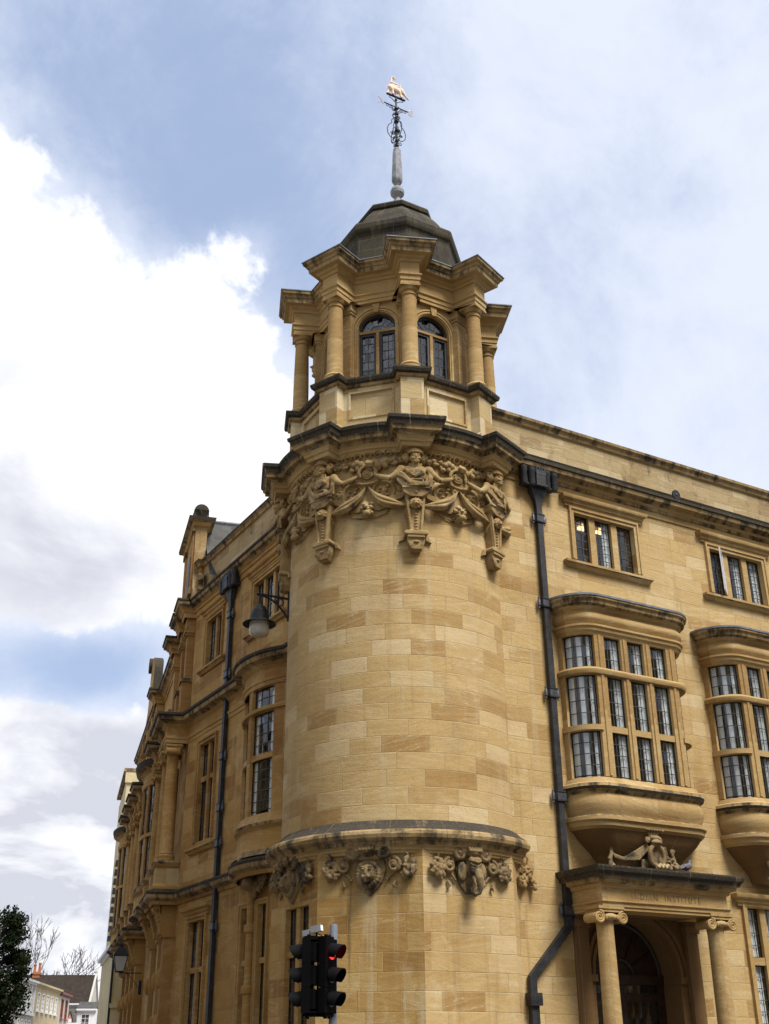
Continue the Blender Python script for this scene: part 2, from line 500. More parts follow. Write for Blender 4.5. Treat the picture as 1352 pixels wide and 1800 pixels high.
    def ell(s, c, r, mat, seg=12, rings=8, rot=None):
        c = Vector(c)
        rows = []
        for i in range(rings + 1):
            th = pi * i / rings - pi / 2
            row = []
            for j in range(seg):
                ph = 2 * pi * j / seg
                p = Vector((r[0] * cos(th) * cos(ph), r[1] * cos(th) * sin(ph), r[2] * sin(th)))
                if rot is not None:
                    p = rot @ p
                row.append(c + p)
            rows.append(row)
        s.grid(rows, mat, None, close=True)
    def torus(s, c, R1, r, mat, axis=(0, 0, 1), seg=20, ring=8, sx=1.0):
        c = Vector(c)
        qd = Vector(axis).to_track_quat('Z', 'Y')
        rows = []
        for i in range(seg + 1):
            a = 2 * pi * i / seg
            rows.append([c + qd @ Vector(((R1 + r * cos(2 * pi * j / ring)) * cos(a) * sx, (R1 + r * cos(2 * pi * j / ring)) * sin(a), r * sin(2 * pi * j / ring))) for j in range(ring)])
        s.grid(rows, mat, None, close=True)
    def sweep(s, path, prof, mats, closed=False, caps=True, u0=0.0):
        """profile [(out, z)] carried along a plan path, mitred; outward is to the right of travel"""
        n = len(path)
        P = [Vector(p) for p in path]
        off = []
        for i in range(n):
            a = P[i] - P[i - 1] if (i or closed) else None
            b = P[(i + 1) % n] - P[i] if (i < n - 1 or closed) else None
            ns = [Vector((d.y, -d.x)).normalized() for d in (a, b) if d is not None and d.length > 1e-9]
            if len(ns) == 2:
                mm = ns[0] + ns[1]
                if mm.length < .2:
                    mm = ns[0]
                mm = mm.normalized()
                off.append(mm / max(.35, mm.dot(ns[0])))
            else:
                off.append(ns[0])
        us = [u0]
        for i in range(n):
            us.append(us[-1] + (P[(i + 1) % n] - P[i]).length)
        rows, uvs = [], []
        acc = prof[0][1]
        for j, (o, z) in enumerate(prof):
            if j:
                acc += math.hypot(o - prof[j - 1][0], z - prof[j - 1][1])
            rows.append([(P[i].x + off[i].x * o, P[i].y + off[i].y * o, z) for i in range(n)])
            uvs.append([(us[i], acc) for i in range(n + 1)])
        s.grid(rows, mats, uvs, close=closed)
        if caps and not closed:
            m0 = mats[0] if isinstance(mats, list) else mats
            s.poly([r[0] for r in reversed(rows)], None, m0)
            s.poly([r[-1] for r in rows], None, m0)
    def wall(s, fr, u0, u1, z0, z1, holes, mat, depth=.3, ru=0.0):
        us = sorted({u0, u1, *[h[0] for h in holes], *[h[1] for h in holes]})
        zs = sorted({z0, z1, *[h[2] for h in holes], *[h[3] for h in holes]})
        us = [x for x in us if u0 <= x <= u1]
        zs = [x for x in zs if z0 <= x <= z1]
        for i in range(len(us) - 1):
            for j in range(len(zs) - 1):
                um, zm = (us[i] + us[i + 1]) / 2, (zs[j] + zs[j + 1]) / 2
                if any(h[0] < um < h[1] and h[2] < zm < h[3] for h in holes):
                    continue
                a, b, c, d = us[i], us[i + 1], zs[j], zs[j + 1]
                s.poly([fr.p(a, 0, c), fr.p(b, 0, c), fr.p(b, 0, d), fr.p(a, 0, d)], [(a + ru, c), (b + ru, c), (b + ru, d), (a + ru, d)], mat)
        for a, b, c, d in holes:
            e = -depth
            s.poly([fr.p(a, 0, c), fr.p(a, 0, d), fr.p(a, e, d), fr.p(a, e, c)], [(a, c), (a, d), (a - e, d), (a - e, c)], mat)
            s.poly([fr.p(b, 0, d), fr.p(b, 0, c), fr.p(b, e, c), fr.p(b, e, d)], [(b, d), (b, c), (b - e, c), (b - e, d)], mat)
            s.poly([fr.p(a, 0, d), fr.p(b, 0, d), fr.p(b, e, d), fr.p(a, e, d)], [(a, d), (b, d), (b, d + .2), (a, d + .2)], mat)
            s.poly([fr.p(b, 0, c), fr.p(a, 0, c), fr.p(a, e, c), fr.p(b, e, c)], [(b, c), (a, c), (a, c + .2), (b, c + .2)], mat)
    def build(s, name, parent=None, smooth=35, mats=None):
        me = bpy.data.meshes.new(name)
        me.from_pydata(s.v, [], s.f)
        for mn in s.mats:
            me.materials.append(M[mn])
        me.polygons.foreach_set('material_index', s.mi)
        ul = me.uv_layers.new(name='UVMap')
        flat = [c for f in s.uv for t in f for c in t]
        ul.data.foreach_set('uv', flat)
        if smooth:
            bm = bmesh.new()
            bm.from_mesh(me)
            bmesh.ops.remove_doubles(bm, verts=bm.verts, dist=.0004)
            bm.to_mesh(me)
            bm.free()
            me.polygons.foreach_set('use_smooth', [True] * len(me.polygons))
            me.set_sharp_from_angle(angle=R(smooth))
        o = bpy.data.objects.new(name, me)
        col.objects.link(o)
        if parent is not None:
            o.parent = parent
        return o

def sculpt(mb, name, mat, voxel=.016, smooth=2, parent=None, warp=None, dec=None):
    """carve: fuse overlapping solids into one continuous skin"""
    o = mb.build(name, None, smooth=0)
    md = o.modifiers.new('fuse', 'REMESH')
    md.mode = 'VOXEL'
    md.voxel_size = voxel
    md2 = o.modifiers.new('soft', 'SMOOTH')
    md2.factor = .35
    md2.iterations = smooth
    if dec:
        d = o.modifiers.new('dec', 'DECIMATE')
        d.ratio = dec
    dg = bpy.context.evaluated_depsgraph_get()
    me = bpy.data.meshes.new_from_object(o.evaluated_get(dg))
    old = o.data
    bpy.data.objects.remove(o)
    bpy.data.meshes.remove(old)
    me.name = name
    me.materials.clear()
    me.materials.append(M[mat])
    me.polygons.foreach_set('material_index', [0] * len(me.polygons))
    if warp:
        for vv in me.vertices:
            vv.co = warp(vv.co)
    me.polygons.foreach_set('use_smooth', [True] * len(me.polygons))
    o = bpy.data.objects.new(name, me)
    col.objects.link(o)
    if parent is not None:
        o.parent = parent
    return o

def thing(name, label, cat, loc=(0, 0, 0), rz=0.0, group=None):
    o = bpy.data.objects.new(name, None)
    col.objects.link(o)
    o.location = loc
    o.rotation_euler = (0, 0, rz)
    o['label'] = label
    o['category'] = cat
    if group:
        o['group'] = group
    return o

def copy_obj(o, parent, name=None):
    c = o.copy()
    col.objects.link(c)
    c.parent = parent
    for ch in [x for x in bpy.data.objects if x.parent == o]:
        d = ch.copy()
        col.objects.link(d)
        d.parent = c
    return c

# ------------------------------------------------------------------ the building
B = thing('institute_building', 'honey coloured stone corner building with round carved tower, octagonal domed cupola and pillared porch', 'building')
A = R(14.3)
FR = Fr(0, -1.9, 0)                       # right-hand facade, u = x
FL = Fr(-1.05, 0, -pi / 2)                # left-hand facade, u = -y
FB = Fr(-1.05, 8.9, -pi / 2 - A)          # the further, bent part of the left-hand facade, u = -s
LB = 18.6
XR = 15.0                                 # end of the right-hand facade
RS = 2.24                                 # shaft radius
RO = 2.38                                 # ground-floor octagon

class Path:
    def __init__(s, pts):
        s.p = [Vector(q[:2]) for q in pts]
        s.c = [0]
        for a, b in zip(s.p, s.p[1:]):
            s.c.append(s.c[-1] + (b - a).length)
        s.L = s.c[-1]
    def at(s, t):
        t = max(0, min(s.L, t))
        for i in range(len(s.p) - 1):
            if t <= s.c[i + 1] + 1e-9:
                return s.p[i].lerp(s.p[i + 1], (t - s.c[i]) / max(1e-9, s.c[i + 1] - s.c[i]))
        return s.p[-1]
    def sub(s, a, b):
        out = [s.at(a)]
        for q, c in zip(s.p, s.c):
            if a + 1e-4 < c < b - 1e-4:
                out.append(q)
        return out + [s.at(b)]

def arc(r, a0, a1, n, c=(0, 0)):
    return [(c[0] + r * cos(a0 + (a1 - a0) * i / n), c[1] + r * sin(a0 + (a1 - a0) * i / n)) for i in range(n + 1)]

def lights_of(path, lights, rows, back=-.10, nv=2, nh=None, parent=None, curt=None):
    """leaded panes (glass and lead cames in one mesh) and curtains along a plan path"""
    g = MB()
    cu = []
    for li, (a, b) in enumerate(lights):
        sp = path.sub(a, b)
        for ri, (z0, z1) in enumerate(rows):
            g.sweep(sp, [(back, z0), (back, z1)], 'glass', caps=False)
            k_ = nh[ri] if nh else max(2, round((z1 - z0) / .21))
            for i in range(1, k_):
                z = z0 + (z1 - z0) * i / k_
                g.sweep(sp, [(back, z - .007), (back + .012, z - .007), (back + .012, z + .007), (back, z + .007)], 'came', caps=False)
            for i in range(1, nv + 1):
                t = a + (b - a) * i / (nv + 1)
                g.sweep(path.sub(t - .006, t + .006), [(back, z0), (back + .012, z0), (back + .012, z1), (back, z1)], 'came')
            # thin iron casement edge
            for q0, q1, y0, y1 in ((a, a + .018, z0, z1), (b - .018, b, z0, z1)):
                g.sweep(path.sub(q0, q1), [(back, y0), (back + .02, y0), (back + .02, y1), (back, y1)], 'iron')
            for y0, y1 in ((z0, z0 + .018), (z1 - .018, z1)):
                g.sweep(sp, [(back, y0), (back + .021, y0), (back + .021, y1), (back, y1)], 'iron')
        if curt:
            zb, zt = rows[0][0], rows[-1][1]
            for f0, f1 in curt[li % len(curt)]:
                a0, a1 = a + (b - a) * f0, a + (b - a) * f1
                if a1 - a0 < .01:
                    continue
                nn = 14
                rws, mid = [], path.at((a + b) / 2)
                for z in (zb - .05, zt + .05):
                    row = []
                    for i in range(nn + 1):
                        t = a0 + (a1 - a0) * i / nn
                        q = path.at(t)
                        q2 = path.at(t + .02) - path.at(t - .02)
                        q2.normalize()
                        d = -back + .03 + .009 * sin(i * 1.15 + li) + .004 * sin(i * 2.9) + .01 * sin(i * .7)
                        row.append((q.x - q2.y * d, q.y + q2.x * d, z))
                    rws.append(row)
                c1 = MB()
                c1.grid(rws, 'curtain')
                cu.append(c1)
    o = g.build('pane', parent, smooth=30)
    for c1 in cu:
        c1.build('curtain', parent, smooth=60)
    return o

def hood(mb, fr, u0, u1, prof, mats):
    mb.sweep([fr.p(u0, -.05, 0)[:2], fr.p(u0, 0, 0)[:2], fr.p(u1, 0, 0)[:2], fr.p(u1, -.05, 0)[:2]], prof, mats, caps=False)

def window(fr, lights, rows, surround=.13, head=None, sill=None, dress='dress', curt=None, nv=2, nh=None, set_in=.2, arch=.04):
    """stone-mullioned window set in a flat wall; returns the hole to leave in the wall"""
    u0, u1, z0, z1 = lights[0][0], lights[-1][1], rows[0][0], rows[-1][1]
    s = MB()
    for (a, b), (c, d) in zip(lights, lights[1:]):
        s.box(fr, b, c, -set_in, -.03, z0, z1, dress)
    for (a, b), (c, d) in zip(rows, rows[1:]):
        for l0, l1 in lights:
            s.box(fr, l0, l1, -set_in, -.045, b, c, dress)
    if surround:
        w_ = surround
        for a, b in ((u0 - w_, u0), (u1, u1 + w_)):
            s.box(fr, a, b, .0, arch, z0, z1 + w_, dress)
        s.box(fr, u0, u1, .0, arch - .002, z1, z1 + w_, dress)
        e = w_ * .38
        s.box(fr, u0 - w_, u0 - w_ + e, arch, arch + .025, z0, z1 + w_, dress)
        s.box(fr, u1 + w_ - e, u1 + w_, arch, arch + .025, z0, z1 + w_, dress)
        s.box(fr, u0 - w_ + e, u1 + w_ - e, arch, arch + .025, z1 + w_ - e, z1 + w_, dress)
    o = s.build('window', B, smooth=0)
    lights_of(Path([fr.p(u0 - .5, 0, 0), fr.p(u1 + .5, 0, 0)]), [(a - u0 + .5, b - u0 + .5) for a, b in lights], rows, -.12, nv, nh, o, curt)
    if head:
        hz, ov = head
        h = MB()
        hood(h, fr, u0 - surround - ov, u1 + surround + ov, [(0, hz - .22), (.05, hz - .22), (.055, hz - .17), (.09, hz - .15), (.095, hz - .10), (.15, hz - .07), (.17, hz - .02), (.17, hz), (0, hz + .045)], [dress] * 7 + ['semi'])
        h.build('hood_mould', o)
    if sill:
        sz, ov = sill
        h = MB()
        hood(h, fr, u0 - surround - ov, u1 + surround + ov, [(0, sz - .16), (.06, sz - .15), (.10, sz - .09), (.13, sz - .07), (.13, sz - .02), (0, sz)], [dress, dress, 'semi', dress, 'semi'])
        h.build('sill', o)
    return (u0, u1, z0, z1)

# ---- right-hand facade -------------------------------------------------------
STEP = 3.875
W1L = [(3.18, 3.63), (3.79, 4.235), (4.395, 4.83)]
holesR = []
for i in range(3):
    d = i * STEP
    cv = [[[(.0, .0)], [(.62, 1)], [(.0, .0)]], [[(.0, .22)], [(.65, 1)], [(.55, .9)]], [[(0, .2)], [(.6, 1)], [(.7, 1)]]][i]
    holesR.append(window(FR, [(a + d, b + d) for a, b in W1L], [(11.03, 12.12)], .12, (12.46, .05), (10.98, .1), curt=cv, nh=[6]))
# open casement of the second window
oc = MB()
hx = 3.18 + STEP
ang = R(38)
for (a, b, z0, z1) in ((0, .03, 11.06, 12.09), (.40, .43, 11.06, 12.09), (.03, .40, 11.06, 11.09), (.03, .40, 12.06, 12.09)):
    f2 = Fr(hx + .44, -1.88, R(180) + ang)
    oc.box(f2, a, b, -.012, .012, z0, z1, 'white')
f2 = Fr(hx + .44, -1.88, R(180) + ang)
oc.poly([f2.p(.03, 0, 11.09), f2.p(.40, 0, 11.09), f2.p(.40, 0, 12.06), f2.p(.03, 0, 12.06)], None, 'glass')
oc.build('open_casement', B, smooth=0)
GW = [(6.70, 7.09), (7.25, 7.64), (7.80, 8.19)]
GR = [(2.05, 3.29), (3.43, 4.34)]
holesR.append(window(FR, GW, GR, .13, (4.58, .06), (1.98, .1), curt=[[(.15, .85)], [(.1, .9)], [(.2, .9)]]))
holesR.append(window(FR, [(a + STEP, b + STEP) for a, b in GW], GR, .13, (4.58, .06), (1.98, .1), curt=[[(.15, .85)]]))
BX0, BX1, BA, BB = 2.50, 5.48, .50, .60
for i in range(3):
    holesR.append((BX0 + .3 + i * STEP, BX1 - .3 + i * STEP, 6.3, 9.25))
DC, DR, DZ = 3.80, 1.0, 3.02            # doorway centre, radius, springing
holesR.append((DC - DR - .25, DC + DR + .25, 0, 4.05))
wr = MB()
wr.wall(FR, .9, XR, 0, 12.62, holesR, 'ashlar', .3, ru=3.3)
wr.build('front_wall', B, smooth=0)

def cornice_prof(z, out=.30):
    return [(0, z - .46), (.03, z - .46), (.035, z - .34), (.07, z - .32), (.08, z - .26), (.13, z - .22), (.16, z - .17), (out - .05, z - .15), (out - .03, z - .07), (out, z - .05), (out, z), (-.20, z + .05)]
CM = ['dress', 'dress', 'semi', 'semi', 'dress', 'semi', 'semi', 'semi', 'crust', 'crust', 'lead']  # semi bands are partly weathering, partly painted moulding shade
c = MB()
c.sweep([FR.p(1.0, 0, 0)[:2], FR.p(XR, 0, 0)[:2]], cornice_prof(12.98), CM)
# vertical strips of the window bays under the cornice
for i in range(3):
    c.box(FR, 3.06 + i * STEP, 4.95 + i * STEP, 0, .03, 12.47, 12.56, 'dress')
c.build('cornice', B, smooth=30)
p_ = MB()
FP = Fr(0, -1.78, 0)
p_.wall(FP, .9, XR, 12.9, 14.02, [], 'parapet', ru=9.1)
p_.build('parapet_wall', B, smooth=0)
p_ = MB()
p_.sweep([FP.p(.9, 0, 0)[:2], FP.p(XR, 0, 0)[:2]], [(0, 13.98), (.05, 13.99), (.07, 14.06), (.12, 14.10), (.13, 14.16), (-.1, 14.24), (-.35, 14.24), (-.35, 13.9)], ['dress', 'semi', 'semi', 'semi', 'lead', 'lead', 'lead'])
p_.build('parapet_coping', B, smooth=30)
v = MB()
dx, dz = 5.99, 13.10
FV = Fr(0, -2.17, 0)
ring = [FV.p(dx + .115 * cos(2 * pi * i / 24), .03, dz + .115 * sin(2 * pi * i / 24)) for i in range(24)]
rin = [FV.p(dx + .115 * cos(2 * pi * i / 24), 0, dz + .115 * sin(2 * pi * i / 24)) for i in range(24)]
v.grid([rin, ring], 'iron', None, close=True)
v.poly(ring, None, 'iron')
v.ell(FV.p(dx, .03, dz), (.025, .02, .025), 'iron2')
v.build('round_vent', B, smooth=30)

# ---- bay windows -------------------------------------------------------------
def bay_path(x0, x1, a, b, n=9):
    pts = [FR.p(x0 + a - a * cos(pi / 2 * i / n), b * sin(pi / 2 * i / n), 0) for i in range(n + 1)]
    pts += [FR.p(x1 - a + a * sin(pi / 2 * i / n), b * cos(pi / 2 * i / n), 0) for i in range(n + 1)]
    return Path(pts)

def band(mb, path, prof, mats):
    mb.sweep([tuple(q) for q in path.p], prof, mats, caps=False)

def make_bay():
    P = bay_path(BX0, BX1, BA, BB)
    ql = P.c[9]
    fx = lambda x: ql + (x - (BX0 + BA))
    fl = [(3.153, 3.571), (3.747, 4.161), (4.342, 4.762)]
    fl = [(fx(a + .03), fx(b + .03)) for a, b in fl]
    L = P.L
    lights = [(.13, ql - .06)] + fl + [(L - ql + .06, L - .13)]
    rows = [(6.42, 7.26), (7.38, 8.36), (8.52, 9.17)]
    s = MB()
    posts = [(0, lights[0][0])] + [(lights[i][1], lights[i + 1][0]) for i in range(4)] + [(lights[4][1], L)]
    for a, b in posts:
        s.sweep(P.sub(a, b), [(-.17, 6.40), (.0, 6.40), (.0, 9.20), (-.17, 9.20)], 'dress')
        if b - a > .14:
            m1 = (a + b) / 2
            s.sweep(P.sub(m1 - .03, m1 + .03), [(0, 6.42), (.022, 6.42), (.022, 9.18), (0, 9.18)], 'dress')
    for li in lights:
        s.sweep(P.sub(*li), [(-.16, 7.26), (-.02, 7.26), (-.02, 7.38), (-.16, 7.38)], 'dress', caps=False)
        s.sweep(P.sub(*li), [(-.16, 8.36), (-.02, 8.36), (-.02, 8.52), (-.16, 8.52)], 'dress', caps=False)
    band(s, P, [(0, 8.37), (.04, 8.38), (.06, 8.43), (.06, 8.46), (.03, 8.50), (0, 8.51)], 'dress')
    for a, b in ((0, ql - .02), (L - ql + .02, L)):
        s.sweep(P.sub(a, b), [(0, 7.27), (.03, 7.27), (.03, 7.37), (0, 7.37)], 'dress')
    # head: architrave, swelling frieze, cornice
    band(s, P, [(-.17, 9.17), (.0, 9.17), (.02, 9.22), (.05, 9.25), (.06, 9.30), (.09, 9.33), (.09, 9.37), (.02, 9.39), (.03, 9.41), (.075, 9.47), (.085, 9.53), (.06, 9.60), (.03, 9.63), (.03, 9.66), (.07, 9.69), (.10, 9.74), (.17, 9.77), (.18, 9.83), (.22, 9.87), (.22, 9.91)],
         ['dress'] * 13 + ['dress', 'dress', 'semi', 'semi', 'semi', 'semi'])
    # sill, swelling apron, lower moulding
    band(s, P, [(.0, 5.45), (.06, 5.50), (.07, 5.57), (.11, 5.60), (.11, 5.66), (.03, 5.70), (.05, 5.76), (.09, 5.86), (.085, 5.98), (.05, 6.08), (.06, 6.11), (.12, 6.15), (.14, 6.20), (.12, 6.26), (.06, 6.29), (.02, 6.38), (-.17, 6.42)],
         ['dress', 'dress', 'dress', 'dress', 'semi'] + ['dress'] * 4 + ['semi', 'semi', 'crust', 'semi', 'dress', 'dress', 'dress'])
    uc = (BX0 + BX1) / 2
    rows_c, uvs = [], []
    for z, su, so in ((4.78, .60, .34), (4.92, .64, .44), (5.06, .72, .60), (5.20, .83, .78), (5.32, .92, .90), (5.42, .975, .97), (5.45, 1, 1)):
        rr = []
        for q in P.p:
            u, o = q.x, -1.9 - q.y
            rr.append(FR.p(uc + (u - uc) * su, o * so, z))
        rows_c.append(rr)
        uvs.append([(cc_, z) for cc_ in P.c] + [(0, z)])
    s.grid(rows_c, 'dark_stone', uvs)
    o = s.build('bay_window', B, smooth=32)
    lr = MB()
    tops = [FR.p(q.x, -1.9 - q.y, 0) for q in P.p]
    lr.sweep([t[:2] for t in tops], [(.20, 9.912), (.235, 9.912), (.235, 9.955), (-.2, 10.02)], 'lead', caps=False)
    lr.poly([(q.x, min(-1.9, q.y + .2) if q.y < -1.9 else q.y, 10.02) for q in P.p], None, 'lead')
    lr.build('lead_roof', o, smooth=30)
    lights_of(P, lights, rows, -.09, 2, [4, 4, 3], o, [[(0, .22), (.40, .60), (.78, 1)], [(.0, .16), (.60, .97)], [(.0, .2), (.62, 1)], [(0, .16), (.62, .98)], [(0, .3), (.7, 1)]])
    for z, nm in ((6.3, 'bay_floor'), (9.24, 'bay_ceiling')):
        rm = MB()
        rm.poly([(q.x, q.y + .05, z) for q in P.p], None, 'room')
        rm.build(nm, o, smooth=0)
    return o
bay0 = make_bay()
for i in (1, 2):
    c_ = copy_obj(bay0, B)
    c_.location = (STEP * i, 0, 0)

# ---- porch -------------------------------------------------------------------
po = MB()
PX0, PX1, PO = 2.33, 5.27, .92
ppath = [FR.p(PX0, 0, 0)[:2], FR.p(PX0, PO, 0)[:2], FR.p(PX1, PO, 0)[:2], FR.p(PX1, 0, 0)[:2]]
po.sweep(ppath, [(-.45, 3.99), (0, 3.99), (0, 4.04), (.02, 4.045), (.02, 4.09), (.05, 4.12), (.05, 4.14), (.0, 4.15), (.0, 4.35), (.04, 4.37), (.06, 4.42), (.13, 4.44), (.15, 4.50)],
         ['dress_side'] + ['dress'] * 8 + ['dress', 'semi', 'semi'], caps=False)
po.build('porch', B, smooth=0)
po2 = MB()
po2.sweep(ppath, [(.15, 4.502), (.19, 4.505), (.21, 4.57), (.25, 4.60), (.27, 4.66), (.27, 4.69), (-.1, 4.74)], ['semi', 'crust', 'crust', 'crust', 'crust', 'crust'], caps=False)
po2.poly([FR.p(PX0 + .1, 0, 4.74), FR.p(PX0 + .1, PO - .1, 4.74), FR.p(PX1 - .1, PO - .1, 4.74), FR.p(PX1 - .1, 0, 4.74)], None, 'crust')
po2.build('porch_cornice', B, smooth=0)
sf = MB()
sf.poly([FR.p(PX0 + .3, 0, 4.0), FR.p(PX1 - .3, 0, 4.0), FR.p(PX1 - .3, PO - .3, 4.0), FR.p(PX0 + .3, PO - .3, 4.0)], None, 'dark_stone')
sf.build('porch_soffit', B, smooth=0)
def ionic(x, y, z0, zcap, r, fr, mat='dress', parent=B, name='column'):
    cshaft = MB()
    H = zcap - z0
    cshaft.lathe((x, y, z0), [(r * 1.45, -.02), (r * 1.45, .05), (r * 1.3, .07), (r * 1.38, .11), (r * 1.3, .15), (r * 1.1, .17), (r * 1.15, .20), (r * 1.0, .24)] + [(r * (1 - .14 * t ** 1.6), .24 + (H - .24) * t) for t in (.2, .4, .6, .8, .95)] + [(r * .95, H - .03), (r * .95, H), (r * .88, H + .01), (r * .9, H + .12)], 24, mat)
    o = cshaft.build(name, parent, smooth=40)
    cp = MB()
    w_ = r * 1.5
    nx, ny, ux, uy = fr.nx, fr.ny, fr.ux, fr.uy
    P3 = lambda u, oo, z: (x + u * ux + oo * nx, y + u * uy + oo * ny, z)
    for sgn in (-1, 1):
        # volute: spiral bolster
        pts = []
        for i in range(34):
            a = i / 33 * 2.2 * 2 * pi
            rr = r * .62 * (1 - .8 * i / 33)
            pts.append(P3(sgn * (w_ - rr * sin(a) * 1.0 + r * .05), r * 1.12, zcap + .02 + rr * cos(a) * 1.0))
        cp.tube(pts, [r * .16 * (1 - .5 * i / 33) for i in range(34)], 6, mat)
        cp.tube([P3(sgn * w_ * 1.03, r * 1.1, zcap + .02), P3(sgn * w_ * 1.03, -r * .9, zcap + .02)], [r * .5, r * .5], 12, mat)
    cp.ell(P3(0, r * .95, zcap + .03), (r * .9, r * .5, r * .35), mat)
    for i in range(5):
        cp.ell(P3((i - 2) * r * .36, r * 1.2, zcap + .02), (r * .15, r * .15, r * .28), mat, 8, 6)
    ff = Fr(x, y, math.atan2(uy, ux))
    cp.box(ff, -w_ * 1.02, w_ * 1.02, -r * 1.15, r * 1.2, zcap + r * .62, zcap + r * .62 + .05, mat)
    cp.box(ff, -w_ * 1.12, w_ * 1.12, -r * 1.25, r * 1.3, zcap + r * .62 + .05, zcap + r * .62 + .10, mat)
    cp.build('ionic_capital', o, smooth=40)
    return o
for cx_ in (2.50, 5.09):
    q = FR.p(cx_, .72, 0)
    ionic(q[0], q[1], .12, 3.845, .168, FR)
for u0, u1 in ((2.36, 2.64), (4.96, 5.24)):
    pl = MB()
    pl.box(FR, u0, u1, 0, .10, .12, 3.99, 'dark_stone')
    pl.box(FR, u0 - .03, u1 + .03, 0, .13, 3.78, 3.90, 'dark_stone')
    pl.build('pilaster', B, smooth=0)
# inscription cut on the porch frieze
tc_ = bpy.data.curves.new('inscription', 'FONT')
tc_.body = 'INDIAN  INSTITUTE'
tc_.size = .150
tc_.space_character = 1.35
tc_.extrude = .003
tc_.align_x = 'CENTER'
to_ = bpy.data.objects.new('tmp', tc_)
col.objects.link(to_)
dg = bpy.context.evaluated_depsgraph_get()
me_ = bpy.data.meshes.new_from_object(to_.evaluated_get(dg))
bpy.data.objects.remove(to_)
wdt = max(vv.co.x for vv in me_.vertices) - min(vv.co.x for vv in me_.vertices)
for vv in me_.vertices:
    vv.co = FR.p(3.80 + vv.co.x * 1.62 / wdt, PO + .003 + vv.co.z, 4.19 + vv.co.y)
me_.name = 'inscription'
me_.materials.clear()
me_.materials.append(M['letter'])
io = bpy.data.objects.new('inscription', me_)
col.objects.link(io)
io.parent = B
# arched doorway
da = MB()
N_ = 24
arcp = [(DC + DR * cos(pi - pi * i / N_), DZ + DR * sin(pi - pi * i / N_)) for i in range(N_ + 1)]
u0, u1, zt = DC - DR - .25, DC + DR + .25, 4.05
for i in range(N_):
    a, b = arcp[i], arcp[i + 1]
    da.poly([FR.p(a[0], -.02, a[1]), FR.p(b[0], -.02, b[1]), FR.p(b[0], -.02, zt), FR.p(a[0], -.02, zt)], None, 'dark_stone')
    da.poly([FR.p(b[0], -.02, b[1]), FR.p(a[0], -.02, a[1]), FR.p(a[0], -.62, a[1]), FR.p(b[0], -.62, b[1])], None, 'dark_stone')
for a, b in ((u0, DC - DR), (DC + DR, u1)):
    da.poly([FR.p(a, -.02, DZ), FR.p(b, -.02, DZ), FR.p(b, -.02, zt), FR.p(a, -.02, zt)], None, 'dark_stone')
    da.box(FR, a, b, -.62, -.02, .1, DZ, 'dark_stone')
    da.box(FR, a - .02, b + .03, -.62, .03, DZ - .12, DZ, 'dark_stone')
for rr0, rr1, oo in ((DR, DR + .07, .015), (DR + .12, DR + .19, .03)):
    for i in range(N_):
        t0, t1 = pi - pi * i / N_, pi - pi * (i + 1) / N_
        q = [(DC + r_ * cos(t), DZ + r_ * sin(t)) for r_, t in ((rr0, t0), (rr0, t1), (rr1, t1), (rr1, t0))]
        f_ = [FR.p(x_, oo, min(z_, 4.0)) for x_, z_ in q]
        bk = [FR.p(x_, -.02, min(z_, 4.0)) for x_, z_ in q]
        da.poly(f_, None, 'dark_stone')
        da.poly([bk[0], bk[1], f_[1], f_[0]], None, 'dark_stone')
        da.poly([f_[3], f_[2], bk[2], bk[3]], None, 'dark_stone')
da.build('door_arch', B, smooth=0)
dd = MB()
dd.box(FR, DC - DR, DC + DR, -.58, -.44, DZ - .12, DZ + .04, 'wood')
dd.poly([FR.p(*x_) for x_ in [(a[0], -.53, a[1]) for a in reversed(arcp)]], None, 'wood')
for i in range(1, 6):
    t = pi * i / 6
    c0, c1 = (DC + .3 * cos(t), DZ + .02 + .3 * sin(t)), (DC + .96 * cos(t), DZ + .96 * sin(t))
    dd.tube([FR.p(c0[0], -.52, c0[1]), FR.p(c1[0], -.52, c1[1])], .035, 6, 'wood')
dd.tube([FR.p(DC + .32 * cos(pi * i / 16), -.52, DZ + .32 * sin(pi * i / 16)) for i in range(17)], .035, 6, 'wood')
dd.tube([FR.p(DC + .95 * cos(pi * i / 24), -.52, DZ + .95 * sin(pi * i / 24)) for i in range(25)], .05, 6, 'wood')
for a, b in ((DC - DR, DC - DR + .14), (DC - .06, DC + .06), (DC + DR - .14, DC + DR)):
    dd.box(FR, a, b, -.58, -.48, .1, DZ - .12, 'wood')
dd.box(FR, DC - DR + .14, DC + DR - .14, -.57, -.50, .1, .9, 'wood')
dd.box(FR, DC - DR + .14, DC + DR - .14, -.57, -.50, 2.62, 2.75, 'wood')
for a, b in ((DC - DR + .14, DC - .06), (DC + .06, DC + DR - .14)):
    dd.poly([FR.p(a, -.54, .9), FR.p(b, -.54, .9), FR.p(b, -.54, 2.9), FR.p(a, -.54, 2.9)], None, 'glass')
dd.build('door', B, smooth=0)
st_ = MB()
st_.box(FR, 2.1, 5.5, -.5, 1.25, -.1, .12, 'paving')
st_.build('door_step', B, smooth=0)

